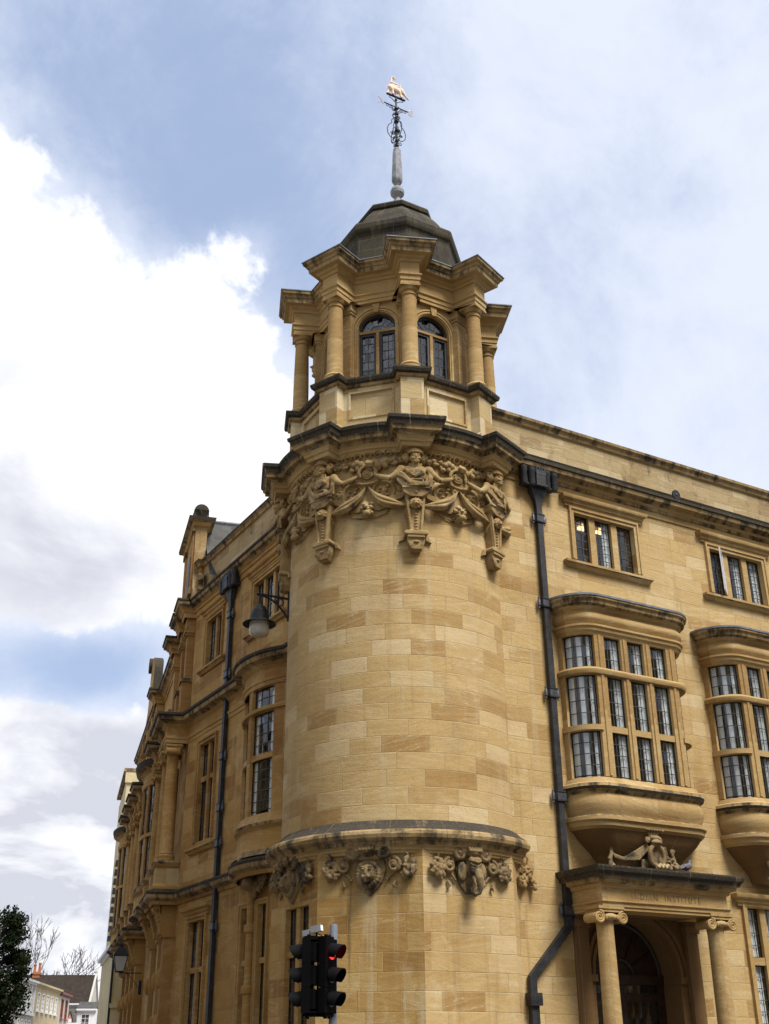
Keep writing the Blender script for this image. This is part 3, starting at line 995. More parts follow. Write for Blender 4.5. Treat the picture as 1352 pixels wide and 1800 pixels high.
# ---- tower -------------------------------------------------------------------
VA = [R(a) for a in (157.5, 202.5, 247.5, 292.5)]
ov = [(RO * cos(a), RO * sin(a)) for a in VA]
apo = RO * cos(R(22.5))
tw = MB()
FT = Fr(-apo, 0, -pi / 2)
tl = [(-.30, .06), (.20, .60)]
TR = [(2.1, 3.27), (3.37, 4.06)]
hole = window(FT, tl, TR, 0, None, None, 'dress_side')
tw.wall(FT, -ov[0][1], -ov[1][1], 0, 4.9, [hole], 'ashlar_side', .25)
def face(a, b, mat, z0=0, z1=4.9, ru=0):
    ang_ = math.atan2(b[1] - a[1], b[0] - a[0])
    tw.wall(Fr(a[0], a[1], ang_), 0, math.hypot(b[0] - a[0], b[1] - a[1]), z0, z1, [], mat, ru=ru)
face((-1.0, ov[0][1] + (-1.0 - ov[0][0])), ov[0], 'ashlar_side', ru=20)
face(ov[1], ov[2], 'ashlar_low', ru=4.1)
face(ov[2], ov[3], 'ashlar', ru=7.7)
face(ov[3], (ov[3][0] + .42, ov[3][1] + .42), 'ashlar', ru=11.9)
tw.build('tower_base', B, smooth=0)
sh_ = MB()
A0, A1 = R(112), R(304)
rows_, uv_ = [], []
for z in (5.2, 6.5, 8, 9.5, 11, 12.6):
    rows_.append([(RS * cos(A0 + (A1 - A0) * i / 72), RS * sin(A0 + (A1 - A0) * i / 72), z) for i in range(73)])
    uv_.append([(RS * (A0 + (A1 - A0) * i / 72), z) for i in range(74)])
sh_.grid(rows_, 'ashlar', uv_)
sh_.build('tower_shaft', B, smooth=40)
rg = MB()
rg.sweep(arc(RS, A0, A1, 60), [(-.02, 4.68), (.03, 4.70), (.05, 4.76), (.10, 4.78), (.11, 4.82), (.13, 4.83), (.135, 4.88), (.175, 4.90), (.19, 4.96), (.23, 4.98), (.27, 5.01), (.285, 5.07), (.27, 5.12), (.24, 5.15), (.13, 5.23), (.11, 5.24), (-.02, 5.36)],
         ['dress', 'dress', 'dress', 'dress', 'dress', 'dress', 'dress', 'semi', 'semi', 'semi', 'semi', 'semi', 'semi', 'crust', 'crust', 'crust'])
rg.build('string_course', B, smooth=28)

def octa(r, a0=22.5, n=8):
    return [(r * cos(R(a0 + 45 * i)), r * sin(R(a0 + 45 * i))) for i in range(n)]

def broken(r, rb, hw, angs, n=10, round_=True, closed=True):
    """plan ring with square breaks forward at each of angs (degrees, increasing)"""
    pts = []
    m_ = len(angs)
    for i, a in enumerate(angs):
        a_ = R(a)
        t, nn = Vector((-sin(a_), cos(a_))), Vector((cos(a_), sin(a_)))
        base = nn * (math.sqrt(r * r - hw * hw) if round_ else r - hw * math.tan(R(22.5)))
        pts += [tuple(base - t * hw), tuple(nn * rb - t * hw), tuple(nn * rb + t * hw), tuple(base + t * hw)]
        if round_ and i < m_ - 1:
            d = math.asin(hw / r)
            b0, b1 = a_ + d, R(angs[i + 1]) - d
            for j in range(1, n):
                x = b0 + (b1 - b0) * j / n
                pts.append((r * cos(x), r * sin(x)))
    return pts
VD = [22.5 + 45 * i for i in range(8)]
bc = MB()
bpth = broken(2.33, 2.60, .27, [157.5, 202.5, 247.5, 292.5], 10)
bpth = arc(2.33, R(118), R(149), 8)[:-1] + bpth + [(2.33 * cos(R(x)), 2.33 * sin(R(x))) for x in (301.5, 305, 310)]
bc.sweep(bpth, [(-.10, 12.36), (.0, 12.37), (.02, 12.44), (.05, 12.46), (.06, 12.52), (.09, 12.55), (.11, 12.61), (.20, 12.63), (.21, 12.70), (.24, 12.72), (.26, 12.80), (.29, 12.83), (.30, 12.89), (.27, 12.92), (-.05, 13.03)],
         ['dress', 'dress', 'dress', 'dress', 'dress', 'semi', 'semi', 'semi', 'semi', 'crust', 'crust', 'crust', 'crust', 'crust'])
bc.build('tower_cornice', B, smooth=28)
lid = MB()
lid.poly([(2.3 * cos(2 * pi * i / 48), 2.3 * sin(2 * pi * i / 48), 13.02) for i in range(48)], None, 'lead')
lid.build('tower_roof', B, smooth=0)

# cupola pedestal
pd = MB()
PA = 2.03      # apothem of the panelled pedestal
rc = PA / cos(R(22.5))
for i in range(8):
    a, b = R(VD[i]), R(VD[i] + 45)
    pa, pb = (rc * cos(a), rc * sin(a)), (rc * cos(b), rc * sin(b))
    L_ = math.hypot(pb[0] - pa[0], pb[1] - pa[1])
    ff = Fr(pa[0], pa[1], math.atan2(pb[1] - pa[1], pb[0] - pa[0]))
    pd.wall(ff, 0, L_, 12.98, 14.14, [(.40, L_ - .40, 13.42, 13.98)], 'panel', .035, ru=3.3 * i)
    pd.poly([ff.p(.40, -.035, 13.42), ff.p(L_ - .40, -.035, 13.42), ff.p(L_ - .40, -.035, 13.98), ff.p(.40, -.035, 13.98)], [(3.3 * i, 0), (3.3 * i + 1, 0), (3.3 * i + 1, .5), (3.3 * i, .5)], 'panel')
    for q in ((.40, L_ - .40, 13.375, 13.42), (.40, L_ - .40, 13.98, 14.02), (.36, .40, 13.375, 14.02), (L_ - .40, L_ - .36, 13.375, 14.02)):
        pd.box(ff, q[0], q[1], 0, .022, q[2], q[3], 'panel')
    a_ = R(VD[i])
    fv_ = Fr((rc + .12) * cos(a_), (rc + .12) * sin(a_), a_ + pi / 2)
    pd.box(fv_, -.235, .235, -.4, 0, 12.98, 14.14, 'panel')
pd.build('cupola_pedestal', B, smooth=0)
pc = MB()
pth = broken(PA / cos(R(22.5)), rc + .12, .26, VD, round_=False)
pc.sweep(pth, [(0, 12.99), (.09, 13.0), (.09, 13.12), (.03, 13.18), (.0, 13.2)], ['semi', 'panel', 'panel', 'panel'], closed=True)
pc.sweep(pth, [(-.01, 14.10), (.04, 14.12), (.06, 14.17), (.11, 14.20), (.13, 14.26), (.13, 14.30), (-.1, 14.37), (-.75, 14.40)], ['semi', 'semi', 'crust', 'crust', 'crust', 'crust', 'crust'], closed=True)
pc.build('cupola_pedestal_mouldings', B, smooth=0)

# cupola drum with arched windows
cu = MB()
DA = 1.60
rd = DA / cos(R(22.5))
Zs, Zt = 14.36, 16.45
zsp, rw = 15.86, .41
for i in range(8):
    a, b = R(VD[i]), R(VD[i] + 45)
    pa, pb = (rd * cos(a), rd * sin(a)), (rd * cos(b), rd * sin(b))
    L_ = math.hypot(pb[0] - pa[0], pb[1] - pa[1])
    ff = Fr(pa[0], pa[1], math.atan2(pb[1] - pa[1], pb[0] - pa[0]))
    m_ = L_ / 2
    U0, U1 = m_ - rw, m_ + rw
    ru = i * 2.7
    Q = lambda u, o, z, z2=None: ff.p(u, o, z)
    def quad(u0_, z0_, u1_, z1_, o=0):
        cu.poly([ff.p(u0_, o, z0_), ff.p(u1_, o, z0_), ff.p(u1_, o, z1_), ff.p(u0_, o, z1_)], [(u0_ + ru, z0_), (u1_ + ru, z0_), (u1_ + ru, z1_), (u0_ + ru, z1_)], 'dress')
    quad(0, Zs, U0, Zt); quad(U1, Zs, L_, Zt)
    NA = 18
    ap = [(m_ + rw * cos(pi - pi * j / NA), zsp + rw * .92 * sin(pi - pi * j / NA)) for j in range(NA + 1)]
    for j in range(NA):
        p0, p1 = ap[j], ap[j + 1]
        cu.poly([ff.p(p0[0], 0, p0[1]), ff.p(p1[0], 0, p1[1]), ff.p(p1[0], 0, Zt), ff.p(p0[0], 0, Zt)], [(p0[0] + ru, p0[1]), (p1[0] + ru, p1[1]), (p1[0] + ru, Zt), (p0[0] + ru, Zt)], 'dress')
        cu.poly([ff.p(*x_) for x_ in ((p1[0], 0, p1[1]), (p0[0], 0, p0[1]), (p0[0], -.22, p0[1]), (p1[0], -.22, p1[1]))], None, 'dress')
    for uu, sg in ((U0, 1), (U1, -1)):
        f4 = [ff.p(uu, 0, Zs), ff.p(uu, 0, zsp), ff.p(uu, -.22, zsp), ff.p(uu, -.22, Zs)]
        cu.poly(f4 if sg > 0 else f4[::-1], None, 'dress')
    # moulded archivolt and keystone
    for r0, r1, oo in ((rw + .03, rw + .075, .022), (rw + .09, rw + .13, .035)):
        rows_ = []
        for rr, o_ in ((r0, 0), (r0, oo), (r1, oo), (r1, 0)):
            rows_.append([ff.p(m_ + rr * cos(pi - pi * j / NA), o_, zsp + rr * .92 * sin(pi - pi * j / NA)) for j in range(NA + 1)])
        cu.grid(rows_[::-1], 'dress')
        for sg in (-1, 1):
            e0, e1 = sorted((m_ + sg * r0, m_ + sg * r1))
            cu.box(ff, e0, e1, 0, oo, Zs, zsp, 'dress')
    kt = zsp + rw * .92
    cu.poly([ff.p(m_ - .05, .06, kt - .03), ff.p(m_ + .05, .06, kt - .03), ff.p(m_ + .085, .06, kt + .19), ff.p(m_ - .085, .06, kt + .19)], None, 'dress')
    for (x0_, zz0), (x1_, zz1) in (((m_ - .05, kt - .03), (m_ - .085, kt + .19)), ((m_ + .05, kt - .03), (m_ + .085, kt + .19))):
        cu.poly([ff.p(x0_, .06, zz0), ff.p(x1_, .06, zz1), ff.p(x1_, 0, zz1), ff.p(x0_, 0, zz0)], None, 'dress')
    cu.poly([ff.p(m_ - .05, 0, kt - .03), ff.p(m_ + .05, 0, kt - .03), ff.p(m_ + .05, .06, kt - .03), ff.p(m_ - .05, .06, kt - .03)], None, 'dress')
    # window: dark frame, stone mullion and transom, leaded panes
    wn_ = MB()
    ztr = 15.80
    wn_.box(ff, U0, U1, -.17, -.07, ztr - .035, ztr + .025, 'dress')
    wn_.box(ff, m_ - .035, m_ + .035, -.17, -.075, Zs, ztr - .035, 'dress')
    wf = .055
    for c0, c1 in ((U0, m_ - .035), (m_ + .035, U1)):
        for q in ((c0, c0 + wf, Zs, ztr - .035), (c1 - wf, c1, Zs, ztr - .035), (c0 + wf, c1 - wf, Zs, Zs + wf), (c0 + wf, c1 - wf, ztr - .035 - wf, ztr - .035)):
            wn_.box(ff, q[0], q[1], -.17, -.10, q[2], q[3], 'darkframe')
    for j in range(NA):
        q0, q1 = ap[j], ap[j + 1]
        i0_, i1_ = [(m_ + (x_ - m_) * .87, zsp + (z_ - zsp) * .85) for x_, z_ in (q0, q1)]
        for (e0, e1) in (((q0, q1), (i0_, i1_)),):
            cu_f = [ff.p(i0_[0], -.09, max(i0_[1], ztr)), ff.p(i1_[0], -.09, max(i1_[1], ztr)), ff.p(q1[0], -.09, q1[1]), ff.p(q0[0], -.09, q0[1])]
            wn_.poly(cu_f, None, 'darkframe')
            wn_.poly([ff.p(i1_[0], -.09, i1_[1]), ff.p(i0_[0], -.09, i0_[1]), ff.p(i0_[0], -.17, i0_[1]), ff.p(i1_[0], -.17, i1_[1])], None, 'darkframe')
    wo_ = wn_.build('arched_window', B, smooth=0)
    gp = MB()
    gp.poly([ff.p(U0, -.14, Zs), ff.p(U1, -.14, Zs), ff.p(U1, -.14, ztr), ff.p(U0, -.14, ztr)], None, 'glass')
    gp.poly([ff.p(x_, -.135, z_) for x_, z_ in [(U0, ztr)] + ap + [(U1, ztr)]][::-1], None, 'glass')
    for c0, c1 in ((U0 + wf, m_ - .035 - wf), (m_ + .035 + wf, U1 - wf)):
        x_ = (c0 + c1) / 2
        gp.box(ff, x_ - .005, x_ + .005, -.14, -.128, Zs, ztr - .05, 'came')
        for j in range(1, 6):
            zz = Zs + wf + (ztr - .05 - Zs - wf) * j / 6
            gp.box(ff, c0, c1, -.14, -.13, zz - .005, zz + .005, 'came')
    for j in range(1, 6):
        t = pi * j / 6
        gp.tube([ff.p(m_ + .19 * cos(t), -.132, ztr + .02 + .15 * sin(t)), ff.p(m_ + rw * .86 * cos(t), -.132, zsp + rw * .78 * sin(t))], .006, 4, 'came')
    gp.tube([ff.p(m_ + .19 * cos(pi * j / 10), -.132, ztr + .02 + .15 * sin(pi * j / 10)) for j in range(11)], .006, 4, 'came')
    gp.build('pane', wo_, smooth=0)
    # corner pier behind each column
    a_ = R(VD[i])
    fv_ = Fr((rd + .08) * cos(a_), (rd + .08) * sin(a_), a_ + pi / 2)
    cu.box(fv_, -.165, .165, -.3, 0, Zs, 16.2, 'dress')
    cu.box(fv_, -.19, .19, -.3, .03, 16.2, 16.26, 'dress')
    cu.box(fv_, -.21, .21, -.3, .05, 16.26, 16.45, 'dress')
    # free-standing Tuscan column
    RC = 2.12
    cx_, cy_ = RC * cos(a_), RC * sin(a_)
    cc_ = MB()
    z0 = 14.38
    H = 16.44 - z0
    r_ = .172
    cc_.lathe((cx_, cy_, z0), [(r_ * 1.36, -.03), (r_ * 1.36, .04), (r_ * 1.22, .05), (r_ * 1.32, .085), (r_ * 1.22, .12), (r_ * 1.05, .135), (r_, .19)] + [(r_ * (1 - .15 * t ** 1.7), .19 + (H - .42) * t) for t in (.3, .6, .85, 1)] + [(r_ * .96, H - .225), (r_ * .96, H - .20), (r_ * .86, H - .19), (r_ * .86, H - .13), (r_ * 1.0, H - .12), (r_ * 1.0, H - .105), (r_ * 1.22, H - .06), (r_ * 1.24, H - .05)], 28, 'dress')
    fc = Fr(cx_, cy_, a_ + pi / 2)
    cc_.box(fc, -.215, .215, -.215, .215, H + z0 - .05, H + z0 + .0, 'dress')
    cc_.build('column', B, smooth=40)
cu.build('cupola_drum', B, smooth=0)
core = MB()  # added dark core, blocks sky showing through the opposite windows
core.lathe((0, 0, 0), [(1.05, 14.3), (1.05, 16.5)], 8, 'wood', rot=R(22.5))
core.poly([(1.7 * cos(R(22.5 + 45 * i)), 1.7 * sin(R(22.5 + 45 * i)), 14.40) for i in range(8)], None, 'wood')
core.build('cupola_sky_blocker', B, smooth=0)
# entablature breaking forward over each column
en = MB()
pth = broken(rd + .10, 2.32, .20, VD, round_=False)
en.sweep(pth, [(-.5, 16.44), (0, 16.44), (0, 16.52), (.018, 16.525), (.018, 16.61), (.05, 16.64), (.05, 16.67), (.0, 16.68), (0, 16.97), (.03, 16.98), (.05, 17.03), (.09, 17.05), (.12, 17.10)], ['dress'] * 12, closed=True)
en.build('entablature', B, smooth=0)
ec = MB()
ec.sweep(pth, [(.12, 17.10), (.22, 17.11), (.23, 17.20), (.255, 17.22), (.27, 17.27), (.315, 17.30), (.325, 17.36)], ['dress', 'semi', 'semi', 'semi', 'semi', 'semi'], closed=True)
ec.sweep(pth, [(.32, 17.362), (.34, 17.362), (.34, 17.385), (-.15, 17.50), (-.4, 17.62)], ['lead', 'lead', 'lead', 'lead'], closed=True)
ec.build('entablature_cornice', B, smooth=0)
# attic and bell dome (octagonal)
TX, TY = .055, -.035
dm = MB()
def oct_rows(prof, mats):
    rows_, uv_ = [], []
    acc = 0
    for j, (r_, z) in enumerate(prof):
        if j:
            acc += math.hypot(r_ - prof[j - 1][0], z - prof[j - 1][1])
        rows_.append([(TX + r_ * cos(R(22.5 + 45 * i)), TY + r_ * sin(R(22.5 + 45 * i)), z) for i in range(8)])
        sd_ = r_ * .765
        uv_.append([(i * 1.55 + (0 if i % 1 == 0 else 0), 17 + acc) for i in range(9)])
    dm.grid(rows_, mats, uv_, close=True)
oct_rows([(1.52, 17.45), (1.48, 18.55), (1.50, 18.62), (1.54, 18.66), (1.57, 18.74), (1.57, 18.86), (1.53, 18.93), (1.40, 18.97), (1.36, 19.03), (1.30, 19.12), (1.22, 19.26), (1.13, 19.40), (1.03, 19.54), (.93, 19.67), (.87, 19.74), (.93, 19.76), (.945, 19.84), (.91, 19.90), (.78, 20.00), (.64, 20.09), (.3, 20.32), (.02, 20.46)], 'dome')
dm.build('dome', B, smooth=0)
fn = MB()
cT = (TX + .03, TY - .02, 0)
fn.lathe(cT, [(.20, 20.30), (.13, 20.50), (.07, 20.70), (.10, 20.74), (.165, 20.82), (.175, 20.90), (.145, 20.99), (.07, 21.05), (.055, 21.10), (.07, 21.12)], 20, 'zinc')
fn.lathe(cT, [(.075, 21.12), (.075, 21.15), (.10, 21.17), (.135, 21.24), (.140, 21.30), (.105, 22.20), (.085, 22.28), (.04, 22.31), (.03, 22.36)], 8, 'zinc')
fn.build('finial', B, smooth=25)

# ---- left-hand facade --------------------------------------------------------
DS = 'dress_side'
holesL = []
def wl(fr, ys, rows, **kw):
    ls = sorted([(-b, -a) for a, b in ys])
    return window(fr, ls, rows, dress=DS, **kw)
holesL.append(wl(FL, [(3.44, 3.90), (4.02, 4.46), (4.56, 4.99)], [(10.93, 12.08)], surround=.12, head=(12.46, .05), sill=(10.86, .1), curt=[[(0, .1)]]))
holesL.append(wl(FL, [(6.98, 7.42), (7.54, 7.98)], [(10.90, 12.10)], surround=.12, head=(12.46, .05), sill=(10.84, .1), curt=[[(0, .1)]]))
holesL.append(wl(FL, [(6.98, 7.42), (7.54, 7.98)], [(6.45, 7.90), (8.02, 8.83)], surround=.12, sill=(6.34, .1), curt=[[(.6, 1)]]))
holesL.append(wl(FL, [(6.98, 7.42), (7.54, 7.98)], [(2.2, 3.52), (3.64, 4.63)], surround=.12, head=(4.95, .05), sill=(2.12, .1), curt=[[(.2, .9)]]))
holesL.append(wl(FL, [(4.50, 4.93)], [(2.1, 3.48), (3.59, 4.62)], surround=.10, arch=.03, curt=[[(.2, .9)]]))
holesL.append(wl(FL, [(3.63, 4.06)], [(2.1, 3.48), (3.59, 4.62)], surround=.10, arch=.03, curt=[[(.2, .9)]]))
# colonnette between the paired ground-floor windows
cl = MB()
q = FL.p(-4.28, .08, 0)
cl.lathe((q[0], q[1], 0), [(.10, .1), (.10, 2.9), (.14, 2.92), (.14, 3.05), (.09, 3.08), (.085, 4.05), (.13, 4.10), (.13, 4.22), (.08, 4.25), (.09, 4.7), (.16, 4.95)], 12, DS)
cl.build('colonnette', B, smooth=40)

bow0, bow1, bd = 2.75, 5.15, .40
hw = (bow1 - bow0) / 2
rad = (hw * hw + bd * bd) / (2 * bd)
def bow_pts(extra=0.0, n=16):
    am = math.asin(hw / rad)
    cy = (bow0 + bow1) / 2
    out = []
    for i in range(n + 1):
        a = -am + 2 * am * i / n
        out.append(FL.p(-(cy - rad * sin(a)), rad * cos(a) - (rad - bd), 0)[:2])
    return out
bp = bow_pts()
BW = Path(bp)
holesL.append((-(bow1 - .3), -(bow0 + .3), 6.4, 9.1))
wlft = MB()
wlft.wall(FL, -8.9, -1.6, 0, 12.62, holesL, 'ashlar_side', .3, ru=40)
wlft.build('side_wall', B, smooth=0)

def side_path(z_extra=0, bow=False, breaks=None, o=0.0):
    """plan line of the left-hand front from its far end to the tower, optionally following the bow and breaking over columns"""
    pts = []
    if breaks:
        hwk, fo = breaks[1], breaks[2]
        pts.append(FB.p(-LB, o, 0)[:2])
        for s_ in sorted(breaks[0], reverse=True):
            pts += [FB.p(-s_ - hwk, o, 0)[:2], FB.p(-s_ - hwk, fo, 0)[:2], FB.p(-s_ + hwk, fo, 0)[:2], FB.p(-s_ + hwk, o, 0)[:2]]
        lastp = pts[-1]
        c0 = FL.p(-8.9, o, 0)[:2]
        if lastp[1] > c0[1] + .05:
            pts.append(c0)
    else:
        pts = [FB.p(-LB, o, 0)[:2], FL.p(-8.9, o, 0)[:2]]
    if bow:
        pts += bp
    pts.append(FL.p(-1.7, o, 0)[:2])
    return pts
COLS = [.30, 1.5, 3.4, 8.7, 10.5, 12.3, 14.2]
CMs = [DS, DS, DS, DS, DS, 'semi', 'semi', 'semi', 'crust', 'crust', 'crust']
c = MB()
c.sweep(side_path(breaks=(COLS[:4], .24, .30)), cornice_prof(12.98, .27), CMs)
c.build('cornice', B, smooth=0)
c = MB()
c.sweep(side_path(bow=True, breaks=(COLS, .27, .55)), [(0, 9.08), (.02, 9.09), (.03, 9.18), (.05, 9.19), (.06, 9.25), (.01, 9.27), (.01, 9.48), (.05, 9.52), (.09, 9.56), (.11, 9.60), (.25, 9.63), (.27, 9.72), (.31, 9.75), (.31, 9.81), (.0, 9.90)],
        [DS] * 8 + ['semi', 'semi', 'semi', 'crust', 'crust', 'crust'])
c.build('middle_cornice', B, smooth=25)
c = MB()
c.sweep(side_path(bow=True, breaks=(COLS, .30, .58)), [(0, 5.12), (.04, 5.13), (.06, 5.20), (.10, 5.22), (.17, 5.26), (.19, 5.34), (.20, 5.40), (.17, 5.43), (.0, 5.50)], [DS, DS, 'semi', 'semi', 'semi', 'crust', 'crust', 'crust'])
c.build('string_course', B, smooth=25)
pw = MB()
FLP = Fr(-.95, 0, -pi / 2)
pw.wall(FLP, -9.0, -1.2, 12.9, 14.05, [], 'parapet', ru=60)
pw.wall(Fr(*FB.p(0, -.1, 0)[:2], -pi / 2 - A), -LB, .3, 12.9, 13.75, [], 'parapet', ru=70)
pw.build('parapet_wall', B, smooth=0)
pw = MB()
prof_cp = [(0, 14.0), (.05, 14.01), (.07, 14.08), (.12, 14.12), (.13, 14.18), (-.1, 14.26), (-.35, 14.26)]
pw.sweep([FLP.p(-9.25, .10, 0)[:2], FLP.p(-8.85, .10, 0)[:2], FLP.p(-8.85, 0, 0)[:2], FLP.p(-1.2, 0, 0)[:2]], prof_cp, [DS, 'semi', 'semi', 'crust', 'lead', 'lead'])
pw.box(FLP, -9.22, -8.87, -.1, .10, 12.95, 14.0, DS)
pw.build('parapet_coping', B, smooth=0)

# bow window
bo = MB()
LW = BW.L
lw = [(.34, 1.12), (1.30, 2.12)]
RW = [(6.42, 7.50), (7.62, 8.52), (8.64, 9.08)]
for a, b in ((0, lw[0][0]), (lw[0][1], lw[1][0]), (lw[1][1], LW)):
    bo.sweep(BW.sub(a, b), [(-.2, 6.3), (0, 6.3), (0, 9.09), (-.2, 9.09)], DS)
for li in lw:
    for z0, z1 in ((7.50, 7.62), (8.52, 8.64)):
        bo.sweep(BW.sub(*li), [(-.18, z0), (-.02, z0), (-.02, z1), (-.18, z1)], DS, caps=False)
bo.sweep(bp, [(0, 8.53), (.05, 8.54), (.06, 8.60), (0, 8.64)], DS, caps=False)
bo.sweep(bp, [(.14, 5.48), (.08, 5.60), (.04, 5.80), (.02, 6.0), (.04, 6.03), (.10, 6.08), (.11, 6.14), (.05, 6.20), (.0, 6.34), (-.2, 6.40)], ['semi', DS, DS, DS, DS, 'semi', DS, DS, DS], caps=False)
bo_o = bo.build('bow_window', B, smooth=30)
lights_of(BW, lw, RW, -.10, 2, [5, 4, 2], bo_o, [[(0, .2), (.75, 1)]])

# bent part beyond: giant columns on pedestals, pilasters above and below, windows between
fbw = MB()
holesB = []
for s_ in (2.45, 9.6, 13.2):
    holesB.append(wl(FB, [(s_ - .42, s_ - .04), (s_ + .04, s_ + .42)], [(6.5, 7.7), (7.8, 8.8)], surround=.08))
    holesB.append(wl(FB, [(s_ - .42, s_ - .04), (s_ + .04, s_ + .42)], [(10.7, 12.0)], surround=.08))
    holesB.append(wl(FB, [(s_ - .42, s_ - .04), (s_ + .04, s_ + .42)], [(2.2, 3.4), (3.5, 4.5)], surround=.08))
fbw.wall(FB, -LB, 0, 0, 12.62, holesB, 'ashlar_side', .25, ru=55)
fbw.build('side_wall', B, smooth=0)
for i, s_ in enumerate(COLS):
    q = FB.p(-s_, .34, 0)
    pdm = MB()
    pdm.box(FB, -s_ - .24, -s_ + .24, 0, .58, 5.45, 6.08, 'panel' if i == 0 else DS)
    pth = [FB.p(-s_ - .24, 0, 0)[:2], FB.p(-s_ - .24, .58, 0)[:2], FB.p(-s_ + .24, .58, 0)[:2], FB.p(-s_ + .24, 0, 0)[:2]]
    pdm.sweep(pth, [(0, 6.0), (.03, 6.02), (.07, 6.08), (.08, 6.13), (0, 6.17), (-.2, 6.171)], [DS, DS, 'semi', 'semi', 'semi'], caps=False)
    pdm.sweep(pth, [(.07, 5.46), (.07, 5.56), (.02, 5.62), (0, 5.63)], [DS, DS, DS], caps=False)
    pdm.build('pedestal', B, smooth=0)
    ionic(q[0], q[1], 6.17, 8.86, .165, FB, DS)
    pu = MB()   # pilaster of the top storey on its own small pedestal
    pu.box(FB, -s_ - .16, -s_ + .16, 0, .20, 9.9, 12.2, DS)
    pu.box(FB, -s_ - .19, -s_ + .19, 0, .27, 9.9, 10.75, DS)
    pu.box(FB, -s_ - .23, -s_ + .23, 0, .31, 10.75, 10.85, 'semi')
    pu.box(FB, -s_ - .23, -s_ + .23, 0, .31, 9.89, 10.02, DS)
    pu.box(FB, -s_ - .19, -s_ + .19, 0, .24, 12.05, 12.12, DS)
    pu.box(FB, -s_ - .22, -s_ + .22, 0, .28, 12.12, 12.22, DS)
    pu.box(FB, -s_ - .20, -s_ + .20, 0, .25, 12.22, 12.56, DS)
    pu.build('pilaster', B, smooth=0)
    pg = MB()   # tapering terminal of the ground floor with a scrolled console
    pg.box(FB, -s_ - .20, -s_ + .20, 0, .26, 0, 4.45, DS)
    pg.box(FB, -s_ - .24, -s_ + .24, 0, .32, 4.40, 4.48, DS)
    for j in range(7):
        t = j / 6
        pg.tube([FB.p(-s_ - .17, .30 + .18 * t, 4.55 + .5 * t), FB.p(-s_ + .17, .30 + .18 * t, 4.55 + .5 * t)], .10 if j in (0, 6) else .07, 8, DS)
    pg.box(FB, -s_ - .18, -s_ + .18, 0, .36, 4.48, 5.12, DS)
    for zz in (1.4, 2.5, 3.5):
        pg.ell(FB.p(-s_ - .05, .27, zz), (.10, .10, .22), DS, 8, 6)
    pg.build('pilaster', B, smooth=30)
# two curved oriels
for s0, s1 in ((4.7, 7.4), (15.6, 18.3)):
    n_ = 12
    op = [FB.p(-(s1 + s0) / 2 - (s1 - s0) / 2 * cos(pi * i / n_), .62 * sin(pi * i / n_) ** .7, 0)[:2] for i in range(n_ + 1)]
    OP = Path(op)
    orl = MB()
    ll = [(OP.L * f0, OP.L * f1) for f0, f1 in ((.10, .24), (.29, .47), (.53, .71), (.76, .90))]
    prev = 0
    for a, b in ll + [(OP.L, OP.L)]:
        orl.sweep(OP.sub(prev, a), [(-.16, 6.3), (0, 6.3), (0, 9.1), (-.16, 9.1)], DS)
        prev = b
    orl.sweep(op, [(-.12, 7.6), (0.01, 7.6), (.01, 7.7), (-.12, 7.7)], DS, caps=False)
    orl.sweep(op, [(-.1, 5.3), (.12, 5.45), (.03, 5.6), (0, 6.0), (.08, 6.08), (.08, 6.2), (-.16, 6.32)], ['crust', 'semi', DS, DS, 'semi', DS], caps=False)
    orl.sweep(op, [(-.16, 9.08), (.02, 9.09), (.05, 9.22), (.01, 9.27), (.01, 9.48), (.1, 9.56), (.24, 9.62), (.28, 9.78), (-.3, 9.95)], [DS, DS, DS, DS, DS, 'semi', 'crust', 'crust'], caps=False)
    oo_ = orl.build('oriel_window', B, smooth=30)
    lights_of(OP, ll, [(6.32, 7.6), (7.7, 9.08)], -.07, 1, [4, 4], oo_)
    ob_ = MB()
    ob_.poly([(q_[0], q_[1], 5.31) for q_ in op], None, 'semi')
    ob_.build('oriel_base', oo_, smooth=0)

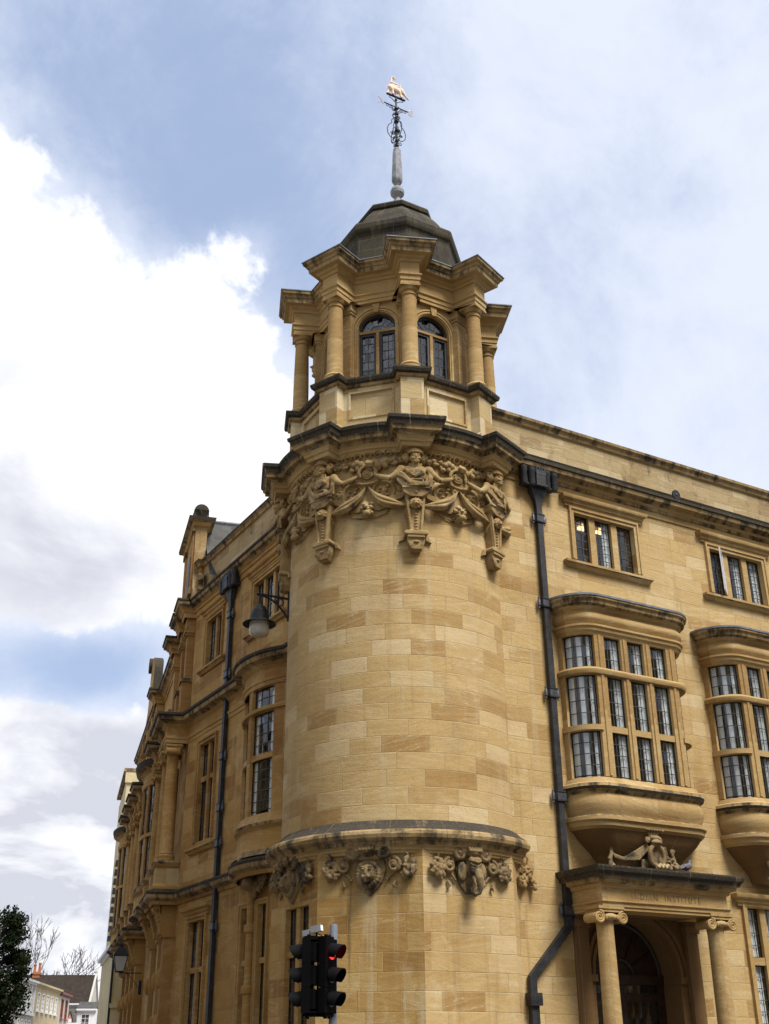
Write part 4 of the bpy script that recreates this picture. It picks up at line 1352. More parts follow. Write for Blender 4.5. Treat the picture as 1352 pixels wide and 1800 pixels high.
# shaped gables
def gable(s_c, k_, round_top=False, HW=1.55):
    z0 = 12.95
    def vol(t):   # concave volute side
        return (HW - (HW - 1.15 * k_) * (sin(t * pi / 2)), 13.25 + (1.15 * k_) * (1 - cos(t * pi / 2)))
    side = [(HW, z0), (HW, 13.25)] + [vol(i / 8) for i in range(9)] + [(1.15 * k_, 13.25 + 2.2 * k_)]
    if round_top:
        side += [(1.15 * k_ * cos(i / 8 * pi / 2), 13.25 + 2.2 * k_ + 1.0 * k_ * sin(i / 8 * pi / 2)) for i in range(1, 8)]
    outl = [(-u, z) for u, z in side] + [(u, z) for u, z in reversed(side)]
    g = MB()
    o0, o1 = -.14, .18
    cs = -s_c
    front = [FB.p(cs + u, o1, z) for u, z in outl]
    backp = [FB.p(cs + u, o0, z) for u, z in outl]
    g.poly(front[::-1], [(u + 90, z) for u, z in outl][::-1], 'ashlar_side')
    g.poly(backp, [(u + 95, z) for u, z in outl], 'ashlar_side')
    for i in range(len(outl) - 1):
        g.poly([front[i], front[i + 1], backp[i + 1], backp[i]], None, 'crust' if round_top else 'semi')
    o = g.build('gable', B, smooth=0)
    t = MB()
    zt = 13.25 + 2.2 * k_
    if not round_top:
        pth = [FB.p(cs - 1.15 * k_, o0, 0)[:2], FB.p(cs - 1.15 * k_, o1, 0)[:2], FB.p(cs + 1.15 * k_, o1, 0)[:2], FB.p(cs + 1.15 * k_, o0, 0)[:2]]
        t.sweep(pth, [(0, zt - .18), (.06, zt - .15), (.10, zt - .06), (.20, zt - .02), (.22, zt + .07), (-.15, zt + .16)], [DS, DS, 'semi', 'crust', 'crust'], closed=True, caps=False)
        t.poly([FB.p(cs - 1.0 * k_, o0, zt + .16), FB.p(cs - 1.0 * k_, o1, zt + .16), FB.p(cs + 1.0 * k_, o1, zt + .16), FB.p(cs + 1.0 * k_, o0, zt + .16)][::-1], None, 'crust')
        t.build('gable_coping', o, smooth=30)
        t = MB()
        t.box(FB, cs - .78, cs + .78, -.20, .22, zt + .1, zt + .56, 'crust')
        t.tube([FB.p(cs - .78, .01, zt + .52), FB.p(cs + .78, .01, zt + .52)], .21, 14, 'crust')
        t.build('gable_crest', o, smooth=30)
        for sg in (-1, 1):
            t = MB()
            for q0, q1, oo in ((.80, 1.10, .05), (.72, 1.18, .09)):
                a, b = sorted((cs + sg * q0 * k_, cs + sg * q1 * k_))
                if oo == .05:
                    t.box(FB, a, b, .17, .18 + oo, 13.4, zt - .3, DS)
                else:
                    t.box(FB, a, b, .17, .18 + oo, zt - .32, zt - .18, 'semi')
                    t.box(FB, a, b, .17, .18 + oo, 13.25, 13.42, 'semi')
            t.build('gable_pilaster', o, smooth=0)
        t = MB()
        t.box(FB, cs - .3, cs + .3, .17, .20, 13.7, 14.7, 'darkframe')
        t.build('gable_window', o, smooth=0)
    else:
        t.tube([FB.p(cs - 1.0 * k_, o0 - .1, zt + .9 * k_), FB.p(cs - 1.0 * k_, o1 + .1, zt + .9 * k_)], .3, 12, 'crust')
        t.build('gable_crest', o, smooth=30)
    for sg in (-1, 1):
        t = MB()
        t.tube([FB.p(cs + sg * HW * .93 + .22 * cos(a_ * .55), .0, 13.45 + .22 * sin(a_ * .55)) for a_ in range(11)], .08, 8, 'semi')
        t.build('gable_scroll', o, smooth=30)
    for sg in (-1,):   # finial on the far gable shoulder
        f_ = MB()
        q = FB.p(cs + sg * (HW + .15), -.1, 13.0)
        f_.lathe(q, [(.02, 0), (.24, .0), (.24, .12), (.16, .16), (.16, .45), (.22, .5), (.20, .62), (.10, .72), (.16, .9), (.14, 1.02), (.02, 1.10)], 10, 'crust')
        f_.build('finial', o, smooth=35)
gable(1.28, 1.0)
gable(13.0, .72, True, 2.0)

# ---- roofs, floors, inner walls, back -----------------------------------------
foot = [(-1.0, 2.3), (-1.0, 8.9), FB.p(-LB, 0, 0)[:2], (XR, FB.p(-LB, 0, 0)[1]), (XR, -1.85), (1.15, -1.85)]
YB = FB.p(-LB, 0, 0)[1]
rf = MB()
rf.poly([(x_, y_, 13.3) for x_, y_ in foot][::-1], None, 'lead')
rf.build('flat_roof', B, smooth=0)
for z in (5.25, 9.95, 12.75):
    fl = MB()
    fl.poly([(x_, y_, z) for x_, y_ in foot][::-1], None, 'room')
    fl.poly([(x_, y_, z - .25) for x_, y_ in foot], None, 'room')
    fl.build('floor_slab', B, smooth=0)
iw = MB()
for a, b in (((3.2, 3.0), (XR, 3.0)), ((3.2, 3.0), (3.2, 8.5)), ((3.2, 8.5), (8.0, YB))):
    an = math.atan2(b[1] - a[1], b[0] - a[0])
    iw.box(Fr(a[0], a[1], an), 0, math.hypot(b[0] - a[0], b[1] - a[1]), -.1, .1, 0, 12.7, 'room')
iw.box(Fr(5.9, -1.5, pi / 2), 0, 4.4, -.1, .1, 0, 12.7, 'room')
iw.box(Fr(-.7, 6.0, 0), 0, 3.8, -.1, .1, 0, 12.7, 'room')
iw.build('inner_wall', B, smooth=0)
bk = MB()
bk.box(Fr(XR, YB, pi), 0, XR - foot[2][0], -.3, 0, 0, 14.0, 'ashlar')
bk.box(Fr(XR, -1.9, pi / 2), 0, YB + 1.9, -.3, 0, 0, 14.0, 'ashlar')
bk.build('back_wall', B, smooth=0)
sr = MB()   # slate roof running back from the near gable
qa = FB.p(-1.30, -.15, 0)
ux, uy = -FB.nx, -FB.ny
tx, ty = FB.ux, FB.uy     # towards the tower
def RP(d, t, z):
    return (qa[0] + ux * d + tx * t, qa[1] + uy * d + ty * t, z)
for sg in (1, -1):
    pts = [RP(.0, sg * 2.3, 13.4), RP(7, sg * 2.3, 13.4), RP(7, 0, 16.0), RP(.0, 0, 16.0)]
    sr.poly(pts if sg > 0 else pts[::-1], [(0, 0), (7, 0), (7, 3), (0, 3)], 'slate')
sr.tube([RP(0, 0, 16.01), RP(7, 0, 16.01)], .07, 8, 'lead')
sr.build('slate_roof', B, smooth=0)
sr = MB()
qb = FB.p(-12.0, -3.0, 0)
sr.poly([FB.p(-18.5, -.6, 13.3), FB.p(-4.2, -.6, 13.3), FB.p(-4.2, -4, 15.6), FB.p(-18.5, -4, 15.6)], [(0, 0), (14, 0), (14, 4), (0, 4)], 'slate')
sr.poly([FB.p(-4.2, -.6, 13.3), FB.p(-4.2, -7, 13.3), FB.p(-4.2, -4, 15.6)], None, 'semi')
sr.build('slate_roof', B, smooth=0)
CLP = ((4.32, -.86), (4.80, -.90))
for (x_, y_) in CLP:   # lit ceiling panels inside the top-floor room
    cl_ = MB()
    cl_.cbox((x_, y_, 12.44), ((1, 0, 0), (0, 1, 0), (0, 0, 1)), (.085, .085, .03), 'lampglow')
    cl_.build('ceiling_light', B, smooth=0)

# ---- rainwater pipes -----------------------------------------------------------
def rect_pipe(mb, pts, hw_, hd, nrm, mat='pipe'):
    """rectangular pipe through points (u, z) on frame; mitred"""
    fr, o0 = nrm
    P2 = [Vector(p) for p in pts]
    rows_ = []
    for i, p in enumerate(P2):
        a = (P2[i] - P2[i - 1]).normalized() if i else None
        b = (P2[i + 1] - P2[i]).normalized() if i < len(P2) - 1 else None
        ns = [Vector((-d.y, d.x)) for d in (a, b) if d is not None]
        mm = sum(ns, Vector((0, 0))).normalized()
        mm = mm / max(.4, mm.dot(ns[0]))
        l_, r_ = p + mm * hw_, p - mm * hw_
        rows_.append([fr.p(l_.x, o0, l_.y), fr.p(l_.x, o0 + hd, l_.y), fr.p(r_.x, o0 + hd, r_.y), fr.p(r_.x, o0, r_.y)])
    mb.grid(rows_, mat, None, close=True)
    mb.poly(rows_[0][::-1], None, mat)
    mb.poly(rows_[-1], None, mat)
def bracket(parent, fr, u, z, hw_, o0, hd):
    b = MB()
    b.box(fr, u - hw_ - .02, u + hw_ + .02, o0 + .01, o0 + hd + .015, z - .07, z + .07, 'iron2')
    b.box(fr, u - hw_ - .03, u + hw_ + .03, o0, o0 + hd + .025, z + .07, z + .095, 'pipe')
    b.box(fr, u - hw_ - .03, u + hw_ + .03, o0, o0 + hd + .025, z - .095, z - .07, 'pipe')
    for sg in (-1, 1):
        q = fr.p(u + sg * (hw_ + .075), o0 + .04, z)
        b.lathe(q, [(.005, -.13), (.022, -.12), (.016, -.09), (.034, -.07), (.034, .04), (.02, .07), (.026, .10), (.005, .13)], 10, 'iron2')
    b.build('pipe_bracket', parent, smooth=40)
def hopper(parent, fr, u, z, o0):
    """battlemented rainwater head like a toy castle"""
    h = MB()
    W_ = .39
    h.box(fr, u - W_, u + W_, o0, o0 + .14, z - .10, z + .22, 'pipe')
    h.box(fr, u - .12, u + .12, o0 + .14, o0 + .24, z - .12, z + .22, 'pipe')
    h.box(fr, u - W_ - .02, u + W_ + .02, o0, o0 + .16, z - .14, z - .10, 'pipe')
    h.box(fr, u - .14, u + .14, o0 + .16, o0 + .26, z - .16, z - .12, 'pipe')
    for uu in (-W_ + .0, -.19, .19, W_ - .0):
        r_ = .075 if abs(uu) > .3 else .085
        q = fr.p(u + uu, o0 + .15, 0)
        h.lathe((q[0], q[1], z), [(.005, -.17), (r_ * .8, -.16), (r_, -.12), (r_, .12), (r_ * 1.2, .15), (r_ * 1.25, .24), (r_ * .9, .245), (r_ * .9, .19), (.005, .19)], 12, 'pipe')
    for i in range(9):
        uu = -W_ + 2 * W_ * i / 8
        h.box(fr, u + uu - .022, u + uu + .022, o0 + .10, o0 + .145, z + .22, z + .27, 'pipe')
    for i in range(4):
        uu = -.10 + .2 * i / 3
        h.box(fr, u + uu - .018, u + uu + .018, o0 + .20, o0 + .245, z + .22, z + .28, 'pipe')
        h.box(fr, u + uu - .016, u + uu + .016, o0 + .24, o0 + .248, z + .10, z + .15, 'iron2')
    # funnel down to the pipe
    rows_ = []
    for z_, w2, d2 in ((z - .15, .20, .15), (z - .24, .19, .14), (z - .34, .135, .12), (z - .44, .08, .10), (z - .56, .066, .092)):
        rows_.append([fr.p(u - w2, o0, z_), fr.p(u - w2, o0 + d2, z_), fr.p(u + w2, o0 + d2, z_), fr.p(u + w2, o0, z_)])
    h.grid(rows_[::-1], 'pipe', None, close=True)
    h.build('hopper_head', parent, smooth=30)
pr = MB()
rect_pipe(pr, [(2.21, 12.0), (2.23, 8.0), (2.23, 3.78), (1.36, 2.92), (1.36, 2.66)], .066, .09, (FR, .03))
rect_pipe(pr, [(1.36, 2.66), (1.36, .1)], .078, .105, (FR, .028))
pr.box(FR, 1.24, 1.48, .02, .18, 2.48, 2.68, 'pipe')
pro = pr.build('rainwater_pipe', B, smooth=0)
hopper(pro, FR, 2.20, 12.55, .03)
for z in (11.72, 9.86, 8.02, 6.05, 4.05):
    bracket(pro, FR, 2.215 if z > 9 else 2.23, z, .066, .03, .09)
pl_ = MB()
rect_pipe(pl_, [(-6.30, 12.0), (-6.30, 9.95)], .066, .09, (FL, .03))
rect_pipe(pl_, [(-6.30, 9.95), (-6.30, 9.3)], .06, .08, (FL, .035))
rect_pipe(pl_, [(-6.30, 9.3), (-6.32, 5.45)], .066, .09, (FL, .03))
rect_pipe(pl_, [(-6.32, 5.2), (-6.34, .1)], .066, .09, (FL, .03))
plo = pl_.build('rainwater_pipe', B, smooth=0)
hopper(plo, FL, -6.30, 12.55, .03)
for z in (11.75, 10.2, 8.2, 7.0, 6.2, 4.4, 2.3):
    bracket(plo, FL, -6.31, z, .066, .03, .09)

# ------------------------------------------------------------------ carving
def S(mb, s, o, z, rs, ro, rz, rot=None, seg=12, rings=8):
    mb.ell((s, -o, z), (rs, ro, rz), 'carved', seg, rings, rot)
def TB(mb, pts, rad, seg=8, flat=None):
    mb.tube([(s, -o, z) for s, o, z in pts], rad, seg, 'carved', flat=flat)
def BXc(mb, s0, s1, o0, o1, z0, z1):
    mb.cbox(((s0 + s1) / 2, -(o0 + o1) / 2, (z0 + z1) / 2), ((1, 0, 0), (0, 1, 0), (0, 0, 1)), ((s1 - s0) / 2, (o1 - o0) / 2, (z1 - z0) / 2), 'carved')
def prism(mb, outline, o0, o1):
    f = [(s, -o1, z) for s, z in outline]
    b = [(s, -o0, z) for s, z in outline]
    mb.poly(f, None, 'carved')
    mb.poly(b[::-1], None, 'carved')
    n = len(f)
    for i in range(n):
        j = (i + 1) % n
        mb.poly([f[j], f[i], b[i], b[j]], None, 'carved')
def spiral(mb, s, o, z, r, turns=1.6, th=.03, sg=1, a0=0.0, n=22):
    pts = []
    for i in range(n):
        a = a0 + sg * i / (n - 1) * turns * 2 * pi
        rr = r * (1 - .8 * i / (n - 1))
        pts.append((s + rr * cos(a), o + .02 * i / n, z + rr * sin(a)))
    TB(mb, pts, [th * (1 - .3 * i / (n - 1)) for i in range(n)], 6)
    S(mb, s, o + .02, z, r * .28, th, r * .28)

def warp_at(ang, rr, k=1.0):
    def f(c):
        a = ang + c.x / rr
        r_ = rr - c.y * k
        return Vector((r_ * cos(a), r_ * sin(a), c.z))
    return f

rnd_ = random.Random(4)
# --- bearded figure growing out of a tapered pedestal, arms spread to the garlands
cy = MB()
prism(cy, [(-.115, 10.62), (.115, 10.62), (.185, 11.36), (-.185, 11.36)], -.05, .20)
for sg in (-1, 1):
    prism(cy, [(sg * .085 - .02, 10.62), (sg * .085 + .02, 10.62), (sg * .15 + .025, 11.36), (sg * .15 - .025, 11.36)], .1, .245)
for i in range(8):
    S(cy, 0, .21, 10.68 + i * .062, .026, .03, .024, seg=8, rings=6)
prism(cy, [(-.20, 10.56), (.20, 10.56), (.21, 10.60), (.18, 10.64), (-.18, 10.64), (-.21, 10.60)], -.05, .27)
BXc(cy, -.15, .15, -.05, .25, 10.50, 10.57)
for sg in (-1, 1):
    prism(cy, [(sg * .18, 10.60), (sg * .20, 10.50), (sg * .31, 10.46), (sg * .24, 10.62)][::sg], -.05, .07)
prism(cy, [(-.10, 10.27), (.10, 10.27), (.155, 10.42), (.16, 10.52), (-.16, 10.52), (-.155, 10.42)], -.05, .21)
BXc(cy, -.09, .09, -.05, .14, 10.245, 10.28)
S(cy, 0, .22, 10.42, .05, .03, .028)
# apron block with side brackets
prism(cy, [(-.22, 11.42), (-.10, 11.33), (.10, 11.33), (.22, 11.42), (.225, 11.52), (-.225, 11.52)], -.05, .31)
BXc(cy, -.24, .24, -.05, .34, 11.50, 11.535)
S(cy, 0, .31, 11.42, .035, .03, .035)
for sg in (-1, 1):
    pts = [(.20, 11.52), (.30, 11.46), (.44, 11.42), (.44, 11.36), (.47, 11.35), (.47, 11.30), (.52, 11.17), (.46, 11.17), (.40, 11.31), (.22, 11.38)]
    pts = [(sg * a, b) for a, b in pts]
    prism(cy, pts if sg < 0 else pts[::-1], -.05, .12)
# lion mask at the knot of the swags
S(cy, 0, .27, 11.20, .085, .09, .08)
for i in range(11):
    a = 2 * pi * i / 11
    S(cy, .085 * cos(a), .26, 11.20 + .085 * sin(a), .034, .05, .034, seg=8, rings=6)
S(cy, 0, .345, 11.17, .036, .04, .03)
for sg in (-1, 1):
    S(cy, sg * .034, .345, 11.225, .016, .02, .014, seg=8, rings=6)
# torso
S(cy, 0, .23, 11.80, .205, .155, .20)
S(cy, 0, .25, 11.62, .165, .145, .17)
S(cy, 0, .22, 11.92, .25, .12, .10)
for sg in (-1, 1):
    S(cy, sg * .085, .345, 11.83, .082, .05, .065)
    S(cy, sg * .245, .23, 11.93, .088, .085, .085)
    TB(cy, [(sg * .245, .24, 11.93), (sg * .34, .26, 11.80), (sg * .44, .25, 11.735)], [.078, .072, .058], 10)
    TB(cy, [(sg * .44, .25, 11.735), (sg * .58, .235, 11.77), (sg * .70, .20, 11.84)], [.06, .056, .038], 10)
    S(cy, sg * .735, .20, 11.865, .05, .04, .042)
    for f_ in range(4):
        TB(cy, [(sg * .755, .215, 11.89 - f_ * .02), (sg * .785, .235, 11.885 - f_ * .022), (sg * .78, .25, 11.87 - f_ * .022)], [.013, .012, .010], 6)
    TB(cy, [(sg * .73, .23, 11.89), (sg * .745, .26, 11.905)], [.014, .011], 6)
    TB(cy, [(sg * .36, .27, 11.79), (sg * .37, .20, 11.80), (sg * .36, .30, 11.74)], [.02, .02, .02], 6)
for i in range(3):
    TB(cy, [(-.11, .375, 11.66 - i * .06), (0, .395, 11.65 - i * .06), (.11, .375, 11.66 - i * .06)], .018, 6)
# collar and pendant, shoulder cape, sash
TB(cy, [(.16 * cos(a), .33 + .05 * -sin(a), 11.90 + .12 * sin(a)) for a in [pi * (1 + i / 10) for i in range(11)]], .020, 6)
TB(cy, [(.10 * cos(a), .36 + .03 * -sin(a), 11.84 + .11 * sin(a)) for a in [pi * (1 + i / 10) for i in range(11)]], .020, 6)
S(cy, 0, .40, 11.73, .04, .03, .04)
for j in range(3):
    TB(cy, [(-.30, .27, 11.86 - j * .03), (-.22, .34, 11.80 - j * .04), (-.10, .385, 11.62 - j * .02), (.06, .39, 11.575 - j * .012), (.19, .33, 11.60 - j * .02), (.25, .28, 11.70 - j * .02)], .024, 6)
    TB(cy, [(-.33, .24, 11.82), (-.30 + j * .03, .26, 11.68), (-.22 + j * .03, .28, 11.56), (-.12, .30, 11.53)], .026, 6)
    TB(cy, [(.25, .27, 11.95), (.24 + j * .02, .30, 11.75), (.23 + j * .02, .28, 11.55)], .024, 6)
# head, moustache, beard, hair and tall headdress
TB(cy, [(0, .25, 11.93), (0, .29, 12.04)], [.085, .078], 12)
S(cy, 0, .32, 12.14, .098, .108, .128)
S(cy, 0, .385, 12.055, .058, .05, .055)
S(cy, 0, .430, 12.135, .020, .035, .034)
S(cy, 0, .412, 12.165, .014, .022, .05)
for sg in (-1, 1):
    S(cy, sg * .040, .408, 12.165, .022, .018, .014)
    S(cy, sg * .042, .410, 12.195, .034, .022, .011)
    S(cy, sg * .052, .395, 12.11, .03, .03, .026)
    TB(cy, [(0, .432, 12.102), (sg * .04, .425, 12.100), (sg * .075, .40, 12.118)], [.016, .014, .008], 6)
    cy.torus((sg * .165, -.25, 12.20), .052, .026, 'carved', axis=(sg * .35, -1, 0), seg=16, ring=7)
    S(cy, sg * .135, .22, 12.16, .06, .10, .10)
    S(cy, sg * .10, .30, 12.0, .018, .018, .05)
S(cy, 0, .428, 12.078, .03, .018, .010)
for i in range(9):
    a = pi * i / 8
    S(cy, .118 * cos(a), .30 + .115 * sin(a), 12.245, .03, .03, .026, seg=8, rings=6)
TB(cy, [(.125 * cos(pi * i / 8), .28 + .125 * sin(pi * i / 8), 12.285) for i in range(9)], .02, 6)
S(cy, 0, .26, 12.30, .135, .135, .09)
for i in range(-3, 4):
    prism(cy, [(i * .045 - .018, 12.30), (i * .045 + .018, 12.30), (i * .055 + .018, 12.46), (i * .055 - .018, 12.46)], .05, .36 - abs(i) * .02)
BXc(cy, -.19, .19, -.05, .30, 12.38, 12.47)
c0 = sculpt(cy, 'caryatid', 'carved', .0085, 1, B, warp_at(R(247.5), 2.24, .86))
for d in (-45, 45, -90):
    c_ = copy_obj(c0, B)
    c_.rotation_euler = (0, 0, R(d))

# --- garland of fruit with a row of shells above
ga = MB()
for i in range(84):
    t = i / 83
    s = -.80 + 1.6 * t
    z = 12.30 - .20 * (1 - (2 * t - 1) ** 2)
    fat = .035 + .045 * (1 - (2 * t - 1) ** 2)
    r_ = rnd_.uniform(.40, .85) * fat
    S(ga, s + rnd_.uniform(-.02, .02), .03 + rnd_.uniform(.2, .9) * fat, z + rnd_.uniform(-1.15, 1.15) * fat, r_, r_, r_ * rnd_.uniform(.85, 1.2), seg=10, rings=6)
for i in range(4):
    TB(ga, [(.02 + i * .035, .15, 12.20 - i * .006), (.00 + i * .03, .19, 12.12 - i * .006), (.04 + i * .03, .16, 12.04)], [.02, .03, .015], 6)
for sg in (-1, 1):
    for j in range(3):
        TB(ga, [(sg * .88, .06 + .02 * j, 12.36 - j * .02), (sg * .78, .10, 12.31 - j * .035), (sg * .66, .07, 12.21 - j * .03)], [.015, .03, .02], 6)
for i in range(-3, 4):
    z = 12.33 - .0 + .012 * abs(i)
    for d_ in (-1, 1):
        TB(ga, [(i * .2 + d_ * .01, .03, z - .05), (i * .2 + d_ * .06, .06, z - .02), (i * .2 + d_ * .055, .09, z + .05), (i * .2, .10, z + .075)], [.012, .02, .024, .02], 6)
    TB(ga, [(i * .2, .02, z - .08), (i * .2 + .02, .03, z - .14), (i * .2 - .01, .03, z - .18)], .012, 6)
g0 = sculpt(ga, 'fruit_garland', 'carved', .0075, 1, B, warp_at(R(225), 2.24))
# --- strapwork cartouche
ct = MB()
pl_o = [(-.74, 11.55), (-.62, 11.46), (-.5, 11.30), (-.40, 11.20), (-.20, 11.14), (0, 11.20), (.20, 11.14), (.40, 11.20), (.5, 11.30), (.62, 11.46), (.74, 11.55),
        (.62, 11.62), (.50, 11.72), (.34, 11.78), (.22, 11.84), (.20, 11.98), (.12, 12.06), (0, 12.09), (-.12, 12.06), (-.20, 11.98), (-.22, 11.84), (-.34, 11.78), (-.50, 11.72), (-.62, 11.62)]
prism(ct, pl_o, -.04, .055)
TB(ct, [(.17 * cos(a), .10, 11.93 + .17 * sin(a)) for a in [pi * (-.05 + 1.1 * i / 14) for i in range(15)]], .038, 7)
ct.torus((0, -.075, 11.93), .095, .022, 'carved', axis=(0, 1, 0), seg=20, ring=7)
for i in range(8):
    a = 2 * pi * i / 8
    S(ct, .055 * cos(a), .085, 11.93 + .055 * sin(a), .026, .03, .026, seg=8, rings=6)
S(ct, 0, .10, 11.93, .03, .03, .03)
TB(ct, [(-.36, .08, 11.79), (-.26, .11, 11.80), (-.20, .12, 11.74), (-.10, .12, 11.70), (0, .12, 11.69), (.10, .12, 11.70), (.20, .12, 11.74), (.26, .11, 11.80), (.36, .08, 11.79)], [.02, .035, .035, .035, .035, .035, .035, .035, .02], 7)
for sg in (-1, 1):
    TB(ct, [(sg * .30 + .20 * cos(a), .075, 11.54 + .21 * sin(a)) for a in [2 * pi * i / 24 for i in range(25)]], .030, 7)
    for (ds, dz_) in ((-.06, .07), (.05, .02), (-.03, -.08), (.08, .10), (-.09, -.01), (.06, -.09)):
        S(ct, sg * .30 + ds, .075, 11.54 + dz_, .035, .035, .035, seg=8, rings=6)
        S(ct, sg * .30 + ds + .02, .10, 11.54 + dz_, .014, .02, .02, seg=6, rings=5)
    spiral(ct, sg * .62, .06, 11.60, .07, 1.4, .022, sg, pi / 2)
    spiral(ct, sg * .50, .05, 11.78, .055, 1.3, .018, -sg, 0)
    for q in ((.52, 11.42), (.45, 11.28), (.56, 11.66)):
        S(ct, sg * q[0], .06, q[1], .03, .03, .03, seg=8, rings=6)
TB(ct, [(.52 * sin(a), .03, 11.36 - .36 * cos(a)) for a in [(-.9 + 1.8 * i / 16) for i in range(17)]], .016, 6)
k0 = sculpt(ct, 'cartouche', 'carved', .009, 1, B, warp_at(R(225), 2.24))
# --- cloth swags tied below the cartouche
sw = MB()
for sg in (-1, 1):
    for j in range(5):
        d_ = j / 4
        pts = []
        for i in range(15):
            t = i / 14
            s = sg * (.02 + .74 * t)
            zc = 11.66 + (11.20 - 11.66) * t
            sag = (.30 - .16 * d_) * sin(pi * t ** .8) * (1 - .2 * t)
            pts.append((s, .06 + .10 * sin(pi * t) + .04 * (j % 2), zc - sag + .02 * d_ * (1 - abs(2 * t - 1))))
        TB(sw, pts, [.016 + .024 * sin(pi * i / 14) for i in range(15)], 6)
    for j in range(3):
        TB(sw, [(sg * .74, .20, 11.18), (sg * (.70 + .03 * j), .10, 11.06), (sg * (.68 + .04 * j), .06, 10.95 - .02 * j)], [.02, .018, .008], 6)
s0_ = sculpt(sw, 'cloth_swag', 'carved', .0105, 1, B, warp_at(R(225), 2.24))
# --- bunch of flowers under the cartouche
fb = MB()
for i in range(40):
    a, q = rnd_.uniform(0, 2 * pi), math.sqrt(rnd_.random())
    S(fb, .12 * q * cos(a), .10 + .07 * (1 - q) + rnd_.uniform(0, .03), 11.16 + .15 * q * sin(a), rnd_.uniform(.022, .044), .045, rnd_.uniform(.022, .044), seg=9, rings=6)
S(fb, .01, .17, 11.05, .065, .07, .065)
for i in range(7):
    a = pi + pi * i / 6
    TB(fb, [(.08 * cos(a), .08, 11.12 + .08 * sin(a)), (.16 * cos(a), .07, 11.12 + .17 * sin(a))], [.03, .008], 6, flat=.5)
f0 = sculpt(fb, 'flower_bunch', 'carved', .0075, 1, B, warp_at(R(225), 2.24))
for o in (g0, k0, s0_, f0):
    for d in (-45, 45, 90):
        if d == 90 and o is not k0 and o is not s0_ and o is not g0:
            continue
        c_ = copy_obj(o, B)
        c_.rotation_euler = (0, 0, R(d))

# --- beasts on the ground-floor faces
def drops(mb, s, z, sc=1.0):
    for i in range(28):
        a, q = rnd_.uniform(0, 2 * pi), math.sqrt(rnd_.random())
        S(mb, s + .11 * sc * q * cos(a), .07 + .05 * (1 - q), z + .12 * sc * q * sin(a), rnd_.uniform(.025, .05) * sc, .05, rnd_.uniform(.025, .05) * sc, seg=8, rings=6)
    TB(mb, [(s, .05, z + .12), (s + .02, .07, z + .22), (s - .05, .06, z + .27)], [.02, .02, .012], 6)
    S(mb, s, .12, z - .10, .045, .05, .055, seg=9, rings=6)
def scrolls(mb, zt=4.86):
    S(mb, 0, .13, zt - .04, .14, .12, .09)
    for i in (-2, -1, 0, 1, 2):
        TB(mb, [(i * .035, .16, zt - .10), (i * .055, .23, zt - .02), (i * .062, .21, zt + .05)], [.03, .034, .022], 7)
    for sg in (-1, 1):
        spiral(mb, sg * .27, .12, zt - .05, .125, 1.6, .046, sg, pi / 2)
        TB(mb, [(sg * .08, .10, zt - .02), (sg * .2, .12, zt + .02), (sg * .33, .1, zt - .06), (sg * .37, .07, zt - .2)], .03, 7)
        spiral(mb, sg * .43, .07, zt - .26, .12, 1.4, .038, -sg, pi / 2)
        TB(mb, [(sg * .36, .05, zt - .2), (sg * .48, .05, zt - .36), (sg * .36, .04, zt - .42), (sg * .30, .04, zt - .5)], .024, 6)
        TB(mb, [(sg * .46, .03, zt - .5), (sg * .42, .05, zt - .58), (sg * .47, .04, zt - .64)], [.02, .03, .008], 6)
def lion():
    l_ = MB()
    prism(l_, [(-.26, 4.72), (-.29, 4.52), (-.22, 4.32), (-.08, 4.18), (0, 4.12), (.08, 4.18), (.22, 4.32), (.29, 4.52), (.26, 4.72)], -.03, .06)
    for i in range(22):
        a = 2 * pi * i / 22
        S(l_, .175 * cos(a), .09, 4.46 + .185 * sin(a), .05, .055, .05, seg=8, rings=6)
    S(l_, 0, .13, 4.47, .135, .11, .145)
    S(l_, 0, .235, 4.41, .07, .06, .055)
    S(l_, 0, .27, 4.445, .032, .03, .02)
    TB(l_, [(0, .20, 4.56), (0, .25, 4.49), (0, .275, 4.45)], [.035, .03, .026], 8)
    for sg in (-1, 1):
        S(l_, sg * .06, .225, 4.525, .034, .02, .016)
        S(l_, sg * .062, .215, 4.56, .045, .03, .016)
        S(l_, sg * .04, .265, 4.40, .036, .032, .03)
        S(l_, sg * .12, .13, 4.60, .04, .03, .045)
    S(l_, 0, .22, 4.345, .05, .05, .03)
    scrolls(l_)
    drops(l_, -.66, 4.54, 1.3)
    drops(l_, .66, 4.54, 1.3)
    return l_
